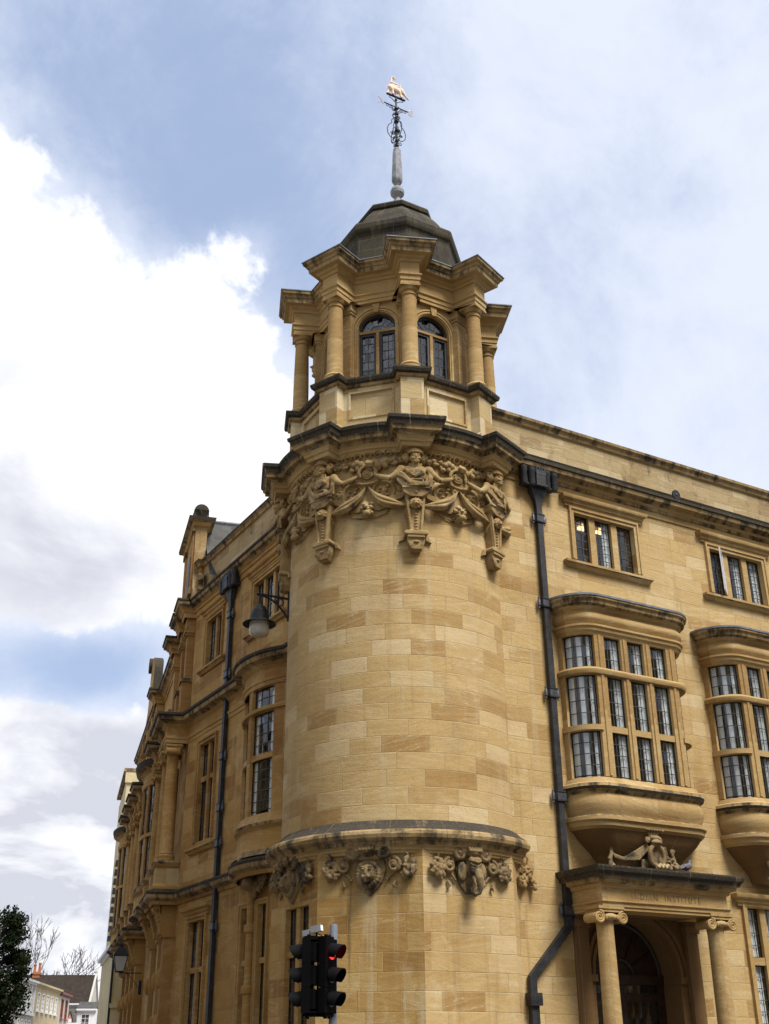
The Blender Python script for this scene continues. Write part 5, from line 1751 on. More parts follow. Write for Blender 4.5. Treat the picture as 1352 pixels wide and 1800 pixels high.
def eleph():
    e_ = MB()
    prism(e_, [(-.24, 4.72), (-.30, 4.55), (-.22, 4.30), (-.10, 4.16), (.10, 4.16), (.22, 4.30), (.30, 4.55), (.24, 4.72)], -.03, .06)
    S(e_, 0, .14, 4.60, .135, .12, .17)
    S(e_, 0, .20, 4.50, .10, .10, .10)
    TB(e_, [(0, .26, 4.50), (.01, .31, 4.38), (.02, .30, 4.24), (.0, .28, 4.16), (-.07, .26, 4.13), (-.115, .25, 4.17), (-.12, .24, 4.23)], [.085, .07, .055, .045, .038, .032, .03], 10)
    for sg in (-1, 1):
        S(e_, sg * .20, .10, 4.52, .09, .04, .16)
        TB(e_, [(sg * .075, .24, 4.42), (sg * .09, .30, 4.32), (sg * .085, .34, 4.26)], [.032, .026, .014], 8)
        S(e_, sg * .085, .23, 4.56, .02, .02, .014)
        S(e_, sg * .07, .20, 4.69, .06, .05, .05)
    for i in range(-3, 4):
        S(e_, i * .035, .262 - .01 * abs(i), 4.62 - .012 * (9 - i * i) / 3, .018, .02, .018, seg=8, rings=6)
    TB(e_, [(-.12, .21, 4.68), (-.05, .27, 4.66), (0, .28, 4.64), (.05, .27, 4.66), (.12, .21, 4.68)], .018, 6)
    scrolls(e_)
    drops(e_, -.66, 4.54, 1.3)
    drops(e_, .66, 4.54, 1.3)
    return e_
def on_face(fr):
    return lambda c: Vector(fr.p(c.x, -c.y, c.z))
def face_fr(deg):
    a_ = R(deg)
    return Fr(apo * cos(a_), apo * sin(a_), a_ + pi / 2)
sculpt(lion(), 'lion_mask', 'carved_dark', .0085, 1, B, on_face(face_fr(225)))
sculpt(eleph(), 'elephant_mask', 'carved_dark', .0085, 1, B, on_face(face_fr(270)))
sculpt(lion(), 'lion_mask', 'carved_dark', .0085, 1, B, on_face(face_fr(180)))
wc = MB()
drops(wc, .0, 4.50, .9); drops(wc, .12, 4.66, .7); drops(wc, .22, 4.48, .5)
sculpt(wc, 'worn_carving', 'carved', .0105, 1, B, on_face(Fr(1.28, -1.9, 0)))
bk_ = MB()
drops(bk_, -.3, 4.98, 1.2); drops(bk_, 0, 4.92, 1.5); drops(bk_, .3, 4.98, 1.2); S(bk_, 0, .2, 5.02, .12, .16, .16); spiral(bk_, .5, .08, 5.05, .1, 1.5, .03); spiral(bk_, -.5, .08, 5.05, .1, 1.5, .03, -1)
sculpt(bk_, 'carved_bracket', 'carved_dark', .014, 1, B, on_face(Fr(*FL.p(-4.05, .05, 0)[:2], -pi / 2)))

# --- arms above the porch
ar = MB()
ac = 3.98
TB(ar, [(ac + .17 * cos(a), .60, 5.03 + .20 * sin(a)) for a in [2 * pi * i / 24 for i in range(25)]], .045, 8)
prism(ar, [(ac + .16 * cos(2 * pi * i / 24), 5.03 + .19 * sin(2 * pi * i / 24)) for i in range(24)][::-1][::-1], .40, .58)
S(ar, ac, .62, 5.27, .13, .09, .05)
TB(ar, [(ac + .17, .6, 5.2), (ac + .22, .58, 5.08), (ac + .20, .56, 4.88)], [.05, .055, .04], 8)
for i in range(-3, 4):
    TB(ar, [(ac - .05 + i * .022, .58, 5.36), (ac - .05 + i * .045, .60, 5.46), (ac - .05 + i * .062, .64, 5.51), (ac - .05 + i * .07, .67, 5.47)], [.022, .026, .026, .02], 7)
spiral(ar, ac - .20, .60, 5.30, .06, 1.4, .024)
spiral(ar, ac + .10, .60, 5.34, .05, 1.4, .022, -1)
TB(ar, [(ac - .14, .6, 5.36), (ac + .08, .6, 5.36)], .045, 8)
for j in range(5):     # mantling drape to the left
    d_ = j / 4
    TB(ar, [(ac - .16, .55, 5.26 - .10 * d_), (ac - .38, .52, 5.14 - .16 * d_ - .02), (ac - .66, .44, 4.97 - .03 * d_), (ac - .84, .40, 5.03 - .05 * d_), (ac - .92, .38, 5.10 - .03 * d_)], [.022, .03, .028, .022, .018], 6)
for j in range(3):
    TB(ar, [(ac - .90, .40, 5.08), (ac - .96 - .02 * j, .42, 4.95), (ac - 1.0 + .05 * j, .44, 4.80)], [.03, .035, .04], 7)
spiral(ar, ac - .88, .38, 5.18, .06, 1.4, .026)
S(ar, ac - .88, .36, 5.14, .05, .05, .07)
for i in range(24):   # flowers to the right
    S(ar, ac + .28 + rnd_.uniform(-.08, .30) * .8, .56 + rnd_.uniform(-.04, .06), 4.90 + rnd_.uniform(-.10, .12), rnd_.uniform(.03, .055), .05, rnd_.uniform(.03, .05), seg=8, rings=6)
spiral(ar, ac + .52, .45, 5.16, .06, 1.4, .03)
TB(ar, [(ac + .50, .45, 5.14), (ac + .55, .46, 5.0), (ac + .48, .5, 4.88)], .035, 7)
BXc(ar, ac - .3, ac + .45, .15, .50, 4.74, 4.98)
sculpt(ar, 'coat_of_arms', 'carved_dark', .0105, 1, B, on_face(FR))
ps = MB()
for i in range(12):
    S(ps, ac + .02 + (i % 6) * .045 - .1, .66 + .04 * (i // 6), 4.80 + .035 * (i % 2) + .02 * (i // 6), .035, .04, .04, seg=8, rings=6)
sculpt(ps, 'pale_carved_feet', 'panel', .0125, 1, B, on_face(FR))
# swags on the second bay
sw2 = MB()
for j in range(4):
    TB(sw2, [(.0, .42, 5.2 - .03 * j), (.1, .46, 5.0 - .05 * j), (-.02 + .03 * j, .5, 4.82)], .035, 7)
spiral(sw2, .05, .42, 5.22, .07, 1.4, .03)
for i in range(5):
    S(sw2, -.08 + i * .05, .5, 4.82, .035, .05, .04, seg=8, rings=6)
sculpt(sw2, 'carved_drop', 'carved_dark', .0105, 1, B, on_face(Fr(7.02, -1.9, 0)))

# ------------------------------------------------------------------ weathervane
V = thing('weathervane', 'black scrolled iron weathervane topped by a small gilt elephant on the spire above the dome', 'weathervane', (TX + .03, TY - .02, 22.33))
vm = MB()
vm.tube([(0, 0, 0), (0, 0, 1.72)], [.035, .022], 8, 'iron')
for z, r_ in ((.05, .06), (.22, .05), (.55, .055), (.86, .065), (1.12, .05), (1.30, .055), (1.60, .04)):
    vm.ell((0, 0, z), (r_, r_, r_ * .7), 'iron', 10, 6)
vm.build('spindle', V, smooth=40)
for q in range(4):
    a = pi / 2 * q + R(0)
    s_ = MB()
    P = lambda r_, z: (r_ * cos(a), r_ * sin(a), z)
    s_.tube([P(.03, .98), P(.10, .93), P(.14, .86), P(.13, .78), P(.23, .66), P(.27, .52), P(.25, .38), P(.18, .29), P(.10, .27), P(.05, .30)], .011, 6, 'iron')
    s_.tube([P(.12 + .055 * (1 - i / 22) * cos(i * .55), .42 + .055 * (1 - i / 22) * sin(i * .55)) for i in range(20)], .010, 6, 'iron')
    s_.tube([P(.03, .20), P(.08, .12), P(.13, .13), P(.14, .19), P(.10, .22), P(.08, .18)], .011, 6, 'iron')
    s_.tube([P(.03, .45), P(.09, .50), P(.10, .60), P(.05, .66), P(.03, .62)], .010, 6, 'iron')
    s_.tube([P(.03, 1.0), P(.07, .98), P(.11, 1.02), P(.10, 1.08), P(.06, 1.06)], .012, 6, 'iron')
    s_.tube([P(.03, 1.22), P(.09, 1.20), P(.13, 1.24), P(.11, 1.28)], .011, 6, 'iron')
    s_.build('scroll', V, smooth=40)
am = MB()
am.tube([(-.36, 0, 1.36), (.36, 0, 1.36)], .014, 8, 'iron')
for sg in (-1, 1):
    am.tube([(sg * .05, 0, 1.22), (sg * .14, 0, 1.34), (sg * .20, 0, 1.30), (sg * .18, 0, 1.25), (sg * .14, 0, 1.28)], .010, 6, 'iron')
    am.tube([(sg * (.26 + .035 * cos(i * .6)), 0, 1.31 + .035 * sin(i * .6)) for i in range(11)], .008, 6, 'iron')
amo = am.build('cross_arm', V, smooth=40)
for ch, x_ in (('N', -.44), ('S', .44)):
    l_ = MB()
    if ch == 'N':
        pts = [(-.065, -.09), (-.065, .09), (.065, -.09), (.065, .09)]
        l_.tube([(x_ + u, 0, 1.38 + z) for u, z in pts], .015, 6, 'letterg')
        for u, z in ((-.065, -.09), (-.065, .09), (.065, .09)):
            l_.tube([(x_ + u - .022, 0, 1.38 + z), (x_ + u + .022, 0, 1.38 + z)], .012, 6, 'letterg')
    else:
        pts = [(.09, .07), (.05, .12), (-.03, .13), (-.08, .09), (-.07, .04), (0, 0), (.07, -.04), (.09, -.09), (.03, -.13), (-.05, -.12), (-.10, -.07)]
        l_.tube([(x_ + u * .72, 0, 1.36 + z * .72) for u, z in pts], .013, 6, 'letterg')
    l_.build('letter', amo, smooth=40)
pt = MB()
pt.box(Fr(0, 0, 0), -.27, .27, -.03, .03, 1.70, 1.725, 'iron')
for sg in (-1, 1):
    pt.tube([(sg * .03, 0, 1.52), (sg * .12, 0, 1.60), (sg * .20, 0, 1.62), (sg * .20, 0, 1.68), (sg * .15, 0, 1.67)], .010, 6, 'iron')
pt.build('platform', V, smooth=30)
el = MB()
def E(x_, z, rx, ry, rz, y_=0):
    el.ell((x_, y_, z), (rx, ry, rz), 'gilt', 12, 8)
E(-.06, 1.96, .175, .075, .105); E(-.14, 1.97, .10, .07, .11); E(.06, 1.95, .10, .07, .09)
E(.17, 1.985, .075, .06, .075); E(.20, 1.95, .05, .05, .06)
E(.12, 1.97, .035, .085, .06)
el.tube([(.22, 0, 1.96), (.27, 0, 1.90), (.32, 0, 1.84), (.37, 0, 1.80), (.40, 0, 1.81), (.41, 0, 1.85)], [.04, .032, .026, .02, .016, .012], 8, 'gilt')
for x0_, x1_, y_ in ((-.19, -.24, .03), (-.13, -.10, -.03), (.02, .03, .03), (.09, .15, -.03)):
    el.tube([(x0_, y_, 1.92), ((x0_ + x1_) / 2, y_, 1.82), (x1_, y_, 1.725)], [.045, .034, .034], 8, 'gilt')
el.tube([(-.22, 0, 2.0), (-.27, 0, 1.95), (-.28, 0, 1.88)], [.012, .010, .012], 6, 'gilt')
eo = sculpt(el, 'elephant', 'gilt', .011, 1, V)
hw_ = MB()
hw_.box(Fr(-.05, 0, 0), -.09, .09, -.06, .06, 2.03, 2.055, 'gilt')
for x_ in (-.13, .03):
    hw_.tube([(x_, 0, 2.05), (x_, 0, 2.13)], .016, 6, 'gilt')
hw_.box(Fr(-.05, 0, 0), -.09, .09, -.05, .05, 2.12, 2.14, 'gilt')
hw_.tube([(-.14, 0, 2.12), (-.13, 0, 2.24), (-.12, 0, 2.32), (-.08, 0, 2.345), (-.03, 0, 2.315), (-.0, 0, 2.30)], [.03, .022, .024, .036, .026, .012], 8, 'gilt')
hw_.build('howdah', eo, smooth=40)
ml = MB()
ml.ell((.125, 0, 2.09), (.035, .035, .055), 'gilt', 10, 8)
ml.ell((.13, 0, 2.165), (.026, .026, .03), 'gilt', 10, 8)
ml.tube([(.13, 0, 2.11), (.17, 0, 2.07), (.19, 0, 2.08)], .014, 6, 'gilt')
sculpt(ml, 'rider', 'gilt', .009, 1, eo)

# ------------------------------------------------------------------ lamps
a_ = R(159.5)
WL = thing('wall_lamp', 'black bell-shaped lamp with pale glass bowl on a bracket from the round tower', 'street lamp', (RS * cos(a_), RS * sin(a_), 9.9), a_)
b_ = MB()
b_.cbox((.015, 0, .02), ((1, 0, 0), (0, 1, 0), (0, 0, 1)), (.02, .05, .30), 'iron')
b_.tube([(.0, 0, .18), (.62, 0, .26)], [.028, .020], 8, 'iron')
b_.tube([(.02, 0, -.24), (.11, 0, -.10), (.22, 0, .04), (.36, 0, .15), (.52, 0, .22)], [.022] * 5, 8, 'iron')
b_.torus((.19, 0, .10), .075, .014, 'iron', axis=(0, 1, 0), seg=20, ring=6)
b_.tube([(.25 + .045 * cos(i * .5), 0, .15 + .05 * sin(i * .5)) for i in range(14)], .011, 6, 'iron')
for i in range(6):
    b_.ell((.12 + .08 * i, 0, .215 + .009 * i), (.018, .018, .03), 'iron', 8, 5)
b_.ell((.62, 0, .26), (.05, .03, .035), 'iron', 10, 6)
b_.build('bracket', WL, smooth=40)
h_ = MB()
lc = (.58, 0, 0)
h_.tube([(.58, 0, .25), (.58, 0, .02)], .018, 8, 'iron')
h_.lathe(lc, [(.015, .05), (.06, .04), (.07, .0), (.115, -.02), (.13, -.06), (.155, -.10), (.16, -.15), (.175, -.16), (.18, -.20), (.19, -.21), (.195, -.28), (.20, -.31), (.33, -.375), (.335, -.39), (.20, -.345), (.19, -.33)], 36, 'iron')
h_.build('lamp_hood', WL, smooth=30)
g_ = MB()
g_.lathe(lc, [(.185, -.33), (.195, -.36), (.20, -.52), (.185, -.60), (.13, -.635), (.005, -.645)], 32, 'opal')
g_.build('glass_bowl', WL, smooth=60)

LS = 5.4
qx = FB.p(-LS, .30, 0)
LN = thing('wall_lantern', 'small square black lantern with frosted panes on an arm further along the side front', 'street lamp', (qx[0], qx[1], 3.95), math.atan2(FB.ny, FB.nx))
LN.scale = (.82, .82, .82)
b_ = MB()
b_.tube([(0, 0, 0), (.75, 0, 0)], .016, 8, 'iron')
b_.tube([(.02, 0, -.55), (.2, 0, -.30), (.42, 0, -.06), (.55, 0, 0)], .010, 6, 'iron')
b_.cbox((.03, 0, -.45), ((1, 0, 0), (0, 1, 0), (0, 0, 1)), (.05, .06, .22), 'iron')
b_.tube([(.75, 0, .02), (.75, 0, -.10), (.69, 0, -.12)], .012, 6, 'iron')
b_.build('bracket', LN, smooth=40)
f_ = MB()
cq = (.75, 0, .02)
def sqr(prof, mat, rot=R(45)):
    f_.lathe(cq, [(r_ * 1.414, z) for r_, z in prof], 4, mat, rot=rot)
sqr([(.005, 0), (.13, .0), (.135, .03), (.13, .035)], 'iron')
sqr([(.225, .50), (.24, .50), (.25, .53), (.16, .72), (.07, .80), (.06, .86), (.085, .87), (.05, .93), (.005, .98)], 'iron')
for i in range(4):
    t = R(45 + 90 * i)
    f_.tube([(cq[0] + .13 * 1.414 * cos(t), cq[1] + .13 * 1.414 * sin(t), cq[2] + .02), (cq[0] + .225 * 1.414 * cos(t), cq[1] + .225 * 1.414 * sin(t), cq[2] + .51)], .013, 6, 'iron')
f_.build('lantern_frame', LN, smooth=25)
f_ = MB()
sqr([(.128, .03), (.220, .50)], 'milk')
f_.build('lantern_pane', LN, smooth=0)

# ------------------------------------------------------------------ traffic signal in front of the tower
TP = Vector((-3.30, -3.63, 0))
TS = thing('traffic_light', 'black twin-headed traffic light with red lamp lit on a grey pole before the tower', 'traffic light', (TP.x, TP.y, .12))
p_ = MB()
p_.lathe((0, 0, 0), [(.075, 0), (.075, .9), (.057, .92), (.057, 3.26), (.05, 3.28), (.005, 3.285)], 20, 'pole')
p_.build('pole', TS, smooth=40)
def head(loc, n2, lit):
    n = Vector((n2[0], n2[1], 0)).normalized()
    fr = Fr(0, 0, math.atan2(n.x, -n.y))
    h = MB()
    zc = 2.60
    ox, oy = loc
    f = Fr(ox, oy, math.atan2(n.x, -n.y))
    for i in (-1, 0, 1):
        z = zc + i * .305
        h.box(f, -.150, .150, -.12, .0, z - .150, z + .150, 'black')
        h.box(f, -.135, .135, -.19, -.12, z - .125, z + .125, 'black')
        for j in range(5):
            h.box(f, -.155, .155, -.16, -.15, z - .11 + j * .055 - .006, z - .11 + j * .055 + .006, 'black')
    h.box(f, -.15, .15, -.21, .0, zc + .455, zc + .475, 'black')
    h.box(f, -.15, .15, -.21, .0, zc - .475, zc - .455, 'black')
    for z in (zc + .49, zc - .50):
        h.box(f, -.10, .10, -.20, -.02, z - .02, z + .02, 'black')
        for u in (-.06, -.02, .05):
            h.box(f, u - .008, u + .008, -.08, -.05, z - .045, z + .045, 'black')
    ho = h.build('signal_head', TS, smooth=0)
    for i in (-1, 0, 1):
        z = zc + i * .305
        vz = MB()
        N = 26
        rows_ = []
        for q, (rr, dp) in enumerate(((.115, 0), (.118, 1.0), (.110, 1.0), (.107, 0))):
            row = []
            for j in range(N + 1):
                a = R(-128) + R(256) * j / N + pi / 2
                dd_ = .01 if dp == 0 else .06 + .15 * (.5 + .5 * math.sin(a)) ** .7
                row.append(f.p(rr * cos(a), dd_, z + rr * sin(a) - (.03 * dp * dd_ / .2)))
            rows_.append(row)
        vz.grid(rows_, 'visor')
        vz.build('visor', ho, smooth=50)
        ln_ = MB()
        pts = [f.p(.1 * cos(2 * pi * j / 24), .012, z + .1 * sin(2 * pi * j / 24)) for j in range(24)]
        ce = f.p(0, .035, z)
        for j in range(24):
            ln_.poly([pts[j], pts[(j + 1) % 24], ce], None, 'redlens' if (lit and i == 1) else 'offlens')
        ln_.build('lens', ho, smooth=60)
head((-.10, -.13), (.52, -.86), True)
head((-.42, .08), (-.80, .60), False)
br = MB()
for z in (2.15, 3.07):
    br.tube([(-.40, .10, z), (0, 0, z), (-.10, -.05, z)], .022, 8, 'black')
br.tube([(-.25, -.02, 2.15), (-.25, -.02, 3.09)], .016, 8, 'black')
br.tube([(-.31, .01, 2.15), (-.31, .01, 3.09)], .016, 8, 'black')
br.build('bracket', TS, smooth=40)
sn = MB()
n = Vector((.55, -.83, .12)).normalized()
sx = Vector((.83, .55, 0)).normalized()
cs_ = Vector((-.27, .0, 3.21))
sn.cbox(cs_, (sx, n, sx.cross(n)), (.036, .08, .044), 'sensor')
sn.cbox(cs_ + n * .082, (sx, n, sx.cross(n)), (.029, .004, .036), 'cap')
sn.cbox(cs_ - n * .16 + Vector((0, 0, -.03)), (sx, n, sx.cross(n)), (.038, .05, .04), 'sensor')
sn.tube([cs_ + Vector((0, 0, -.05)), cs_ + Vector((0, 0, -.17))], .014, 8, 'black')
sn.tube([cs_ + Vector((0, 0, -.05)), cs_ + Vector((.07, -.03, -.09)), cs_ + Vector((.06, -.03, -.17))], .007, 6, 'black')
sn.build('vehicle_detector', TS, smooth=30)

# ------------------------------------------------------------------ pigeon on the porch cornice
pg = MB()
Pq = MB()
Pq.ell((0, 0, .085), (.12, .062, .062), 'feather', 14, 10, Matrix.Rotation(R(-14), 3, 'Y'))
Pq.ell((.085, 0, .11), (.055, .05, .055), 'feather', 12, 8)
Pq.tube([(.09, 0, .12), (.115, 0, .165), (.125, 0, .19)], [.042, .030, .026], 10, 'feather')
Pq.ell((.13, 0, .20), (.033, .026, .027), 'feather', 12, 8)
Pq.tube([(.155, 0, .198), (.182, 0, .188)], [.010, .003], 6, 'feather')
Pq.tube([(-.08, 0, .075), (-.16, 0, .05), (-.225, 0, .038)], [.045, .034, .026], 8, 'feather', flat=.4)
for sg in (-1, 1):
    Pq.ell((-.03, sg * .05, .092), (.11, .018, .042), 'feather', 12, 8, Matrix.Rotation(R(-10), 3, 'Y'))
    Pq.tube([(.01, sg * .022, .05), (.012, sg * .022, .012)], .007, 6, 'feather')
    for t in (-.4, 0, .4):
        Pq.tube([(.012, sg * .022, .010), (.04, sg * .022 + t * .03, .006)], .005, 5, 'feather')
pgo = sculpt(Pq, 'pigeon', 'feather', .006, 1)
pgo.location = FR.p(4.36, .93, 4.735)
pgo.rotation_euler = (0, 0, R(15))
pgo['label'] = 'grey pigeon sitting on the porch cornice beside the carved coat of arms'
pgo['category'] = 'pigeon'

# ------------------------------------------------------------------ ground, road, pavements
def setting(o):
    o['kind'] = 'structure'
    return o
g = MB()
g.poly([(-1500, -1500, 0), (1500, -1500, 0), (1500, 1500, 0), (-1500, 1500, 0)], None, 'paving')
setting(g.build('ground', None, smooth=0))
g = MB()
g.poly([(-17, -40, .004), (-4.5, -40, .004), (-4.5, 8, .004), (-17, 8, .004)], None, 'asphalt')
g.poly([(-17, 8, .004), (-4.5, 8, .004), (15, 95, .004), (4, 99, .004)], None, 'asphalt')
g.poly([(-4.5, -16.5, .004), (80, -16.5, .004), (80, -5.3, .004), (-4.5, -5.3, .004)], None, 'asphalt')
setting(g.build('road', None, smooth=0))
def slab(name, pts, z=.12):
    g = MB()
    g.poly([(x, y, z) for x, y in pts], None, 'paving')
    n = len(pts)
    for i in range(n):
        a, b = pts[i], pts[(i + 1) % n]
        g.poly([(a[0], a[1], -.05), (b[0], b[1], -.05), (b[0], b[1], z), (a[0], a[1], z)], None, 'paving')
    setting(g.build(name, None, smooth=0))
slab('pavement', [(-4.3, -3.6), (-4.0, -4.6), (-3.0, -5.1), (80, -5.1), (80, -1.5), (.5, -1.5), (-.8, 2), (-.8, 9), (3.8, 27), (20, 95), (15, 95), (-4.3, 8)])

# ------------------------------------------------------------------ street beyond
def sash(parent, fr, u0, u1, z0, z1, fmat='white', nx=2, nz=4, surround=None):
    w_ = MB()
    w_.box(fr, u0, u0 + .06, -.06, .03, z0, z1, fmat)
    w_.box(fr, u1 - .06, u1, -.06, .03, z0, z1, fmat)
    w_.box(fr, u0 + .06, u1 - .06, -.06, .03, z1 - .07, z1, fmat)
    w_.box(fr, u0 + .06, u1 - .06, -.06, .03, z0, z0 + .07, fmat)
    for i in range(1, nx):
        u = u0 + (u1 - u0) * i / nx
        w_.box(fr, u - .015, u + .015, -.06, .0, z0 + .07, z1 - .07, fmat)
    for i in range(1, nz):
        z = z0 + (z1 - z0) * i / nz
        w_.box(fr, u0 + .06, u1 - .06, -.06, -.004, z - .015, z + .015, fmat)
    w_.box(fr, u0 - .05, u1 + .05, 0, .10, z0 - .10, z0, surround or fmat)
    o = w_.build('window', parent, smooth=0)
    p = MB()
    p.poly([fr.p(u0, -.05, z0), fr.p(u1, -.05, z0), fr.p(u1, -.05, z1), fr.p(u0, -.05, z1)], None, 'glass')
    p.poly([fr.p(u0, -.3, z0), fr.p(u1, -.3, z0), fr.p(u1, -.3, z1), fr.p(u0, -.3, z1)], None, 'room')
    p.build('pane', o, smooth=0)
    return (u0, u1, z0, z1)
def house(label, fr, u0, u1, zt, depth, mat, wins, roof='slate', rz=1.6, eave='white', cat='house', fm='white', gable=False, end_left=True):
    H = thing('house', label, cat)
    holes = [sash(H, fr, *w_, fmat=fm) for w_ in wins]
    m_ = MB()
    m_.wall(fr, u0, u1, 0, zt, holes, mat, .3)
    m_.poly([fr.p(u1, 0, 0), fr.p(u1, -depth, 0), fr.p(u1, -depth, zt), fr.p(u1, 0, zt)], None, mat)
    m_.poly([fr.p(u0, -depth, 0), fr.p(u0, 0, 0), fr.p(u0, 0, zt), fr.p(u0, -depth, zt)], None, mat)
    m_.poly([fr.p(u1, -depth, 0), fr.p(u0, -depth, 0), fr.p(u0, -depth, zt), fr.p(u1, -depth, zt)], None, mat)
    if gable:
        for u in (u0, u1):
            m_.poly([fr.p(u, 0, zt), fr.p(u, -depth, zt), fr.p(u, -depth / 2, zt + rz)], None, mat)
    m_.build('wall', H, smooth=0)
    r_ = MB()
    e = .16
    A_ = [fr.p(u0 - .05, e, zt - .02), fr.p(u1 + .05, e, zt - .02), fr.p(u1 + .05, -depth / 2, zt + rz), fr.p(u0 - .05, -depth / 2, zt + rz)]
    L_ = u1 - u0
    r_.poly(A_, [(0, 0), (L_, 0), (L_, 4), (0, 4)], roof)
    r_.poly([fr.p(u1 + .05, -depth - e, zt - .02), fr.p(u0 - .05, -depth - e, zt - .02), fr.p(u0 - .05, -depth / 2, zt + rz), fr.p(u1 + .05, -depth / 2, zt + rz)], [(0, 0), (L_, 0), (L_, 4), (0, 4)], roof)
    if not gable:
        for u in (u0, u1):
            r_.poly([fr.p(u, e, zt), fr.p(u, -depth - e, zt), fr.p(u, -depth / 2, zt + rz)], None, roof)
    r_.build('roof', H, smooth=0)
    c_ = MB()
    c_.box(fr, u0 - .06, u1 + .06, .0, e + .06, zt - .16, zt - .03, eave)
    c_.box(fr, u0 - .04, u1 + .04, .0, e - .08, zt - .28, zt - .16, eave)
    c_.build('eaves', H, smooth=0)
    return H
def chimney(H, fr, u, o, z0, z1, mat, pot, n=3, w_=.5):
    c_ = MB()
    c_.box(fr, u - w_, u + w_, o - .3, o + .3, z0, z1, mat)
    c_.box(fr, u - w_ - .06, u + w_ + .06, o - .36, o + .36, z1 - .22, z1 - .08, mat)
    co = c_.build('chimney', H, smooth=0)
    for i in range(n):
        q = fr.p(u - w_ * .68 + 1.36 * w_ * i / max(1, n - 1), o, z1)
        p = MB()
        p.lathe(q, [(.13, -.02), (.12, .10), (.11, .5 + .12 * (i % 2)), (.14, .52 + .12 * (i % 2)), (.14, .62 + .12 * (i % 2)), (.08, .63 + .12 * (i % 2))], 10, pot)
        p.build('chimney_pot', co, smooth=40)

FH = Fr(10.6, 67.5, R(64.8))
h1 = house('grey stuccoed house with tall white framed windows behind the evergreen tree', FH, -10, -.05, 7.0, 8, 'greyw',
           [(-.75 - 1.15 * i - .75, -.75 - 1.15 * i, 5.15, 6.55) for i in range(4)] + [(-.75 - 1.15 * i - .7, -.8 - 1.15 * i, 3.2, 4.5) for i in range(4)], roof='lead', rz=1.3)
b_ = MB()
b_.box(FH, -10, -.06, 0, .12, 4.78, 4.95, 'white')
for i in range(5):
    b_.box(FH, -.5 - 1.15 * i, -.28 - 1.15 * i, 0, .07, 4.95, 6.7, 'white')
b_.build('pilasters', h1, smooth=0)
chimney(h1, FH, -.55, -3.8, 7.6, 9.0, 'buff', 'buff', 4, .45)
h2 = house('ochre rendered house with a row of five narrow windows and lead parapet gutter', FH, .05, 9.6, 7.0, 8, 'ochre',
           [(.9 + 1.72 * i, 1.75 + 1.72 * i, 5.2, 6.35) for i in range(5)] + [(.9 + 1.72 * i, 1.75 + 1.72 * i, 3.1, 4.35) for i in range(5)], roof='lead', rz=1.2, eave='ochre')
chimney(h2, FH, 3.6, -4.2, 7.4, 8.45, 'brick', 'brick', 3, .42)
h3 = house('narrow pale house with dark red window frames at the end of its row', FH, 9.75, 14.2, 6.85, 7, 'pinkg',
           [(10.5, 11.5, 5.0, 6.4), (12.4, 13.4, 5.0, 6.4), (10.5, 11.5, 2.8, 4.1), (12.4, 13.4, 2.8, 4.1)], roof='slate', rz=1.3, eave='redp', fm='redp')
FT_ = Fr(14.2, 88.3, R(-24))
ht = house('old house with a broad brown tiled roof and stone coped gable across the street end', FT_, -4, 6.2, 6.55, 5.4, 'pinkg', [(4.3, 5.2, 3.4, 4.8)], roof='tile', rz=2.4, gable=True)
t = MB()
t.tube([FT_.p(6.24, .25, 6.5), FT_.p(6.24, -2.7, 9.05), FT_.p(6.24, -5.65, 6.5)], .10, 6, 'greyw')
t.ell(FT_.p(6.24, -2.7, 9.2), (.12, .12, .22), 'greyw', 8, 6)
t.build('gable_coping', ht, smooth=30)
chimney(ht, FT_, 1.1, -2.7, 8.7, 9.2, 'brick', 'brick', 2, .3)
FW = Fr(18.2, 83.3, R(-22))
hw2 = house('small white rendered house with a sash window under the coped gable', FW, .0, 1.5, 6.0, 4, 'white', [(.35, 1.05, 4.2, 5.6)], roof='slate', rz=.6)
FK = Fr(16.2, 82.2, R(-14))
hp = house('pink house with two little steep gabled dormers under dark roofs', FK, -.6, 1.6, 4.9, 4, 'pink', [(.2, .7, 3.2, 4.2)], roof='slate', rz=1.0)
for i in range(2):
    d_ = MB()
    u = .15 + .95 * i
    d_.poly([FK.p(u - .28, .1, 4.85), FK.p(u + .28, .1, 4.85), FK.p(u, .1, 5.65)], None, 'pink')
    d_.poly([FK.p(u - .36, .2, 4.75), FK.p(u, .2, 5.75), FK.p(u, -2, 5.75), FK.p(u - .36, -2, 4.75)][::-1], None, 'slate')
    d_.poly([FK.p(u + .36, .2, 4.75), FK.p(u, .2, 5.75), FK.p(u, -2, 5.75), FK.p(u + .36, -2, 4.75)], None, 'slate')
    d_.box(FK, u - .12, u + .12, .1, .14, 4.85, 5.15, 'white')
    d_.build('dormer', hp, smooth=0)

FC = Fr(4.42, 30.9, R(-14))
FCs = Fr(4.42, 30.9, R(-104))
hc = house('cream rendered house with white eaves and black downpipe next to the stone building', FCs, -9, 0, 6.3, 8, 'cream', [], roof='slate', rz=2.2, gable=True)
t = MB()
t.box(FC, .0, .42, 0, .10, 0, 3.85, 'cream')
t.box(FC, -.02, .50, 0, .16, 3.78, 3.95, 'cream')
t.box(FC, .05, .36, .10, .16, 2.9, 3.6, 'cream')
t.box(FC, .55, 3, 0, .08, 0, 4.5, 'cream')
t.box(FC, .52, 3.1, 0, .14, 4.5, 4.62, 'cream')
t.build('quoin', hc, smooth=0)
t = MB()
t.tube([FC.p(-.02, .08, 5.85), FC.p(-.02, .08, .1)], .05, 8, 'iron')
t.box(FC, -.16, .12, .02, .22, 5.8, 6.05, 'white')
t.build('downpipe', hc, smooth=30)

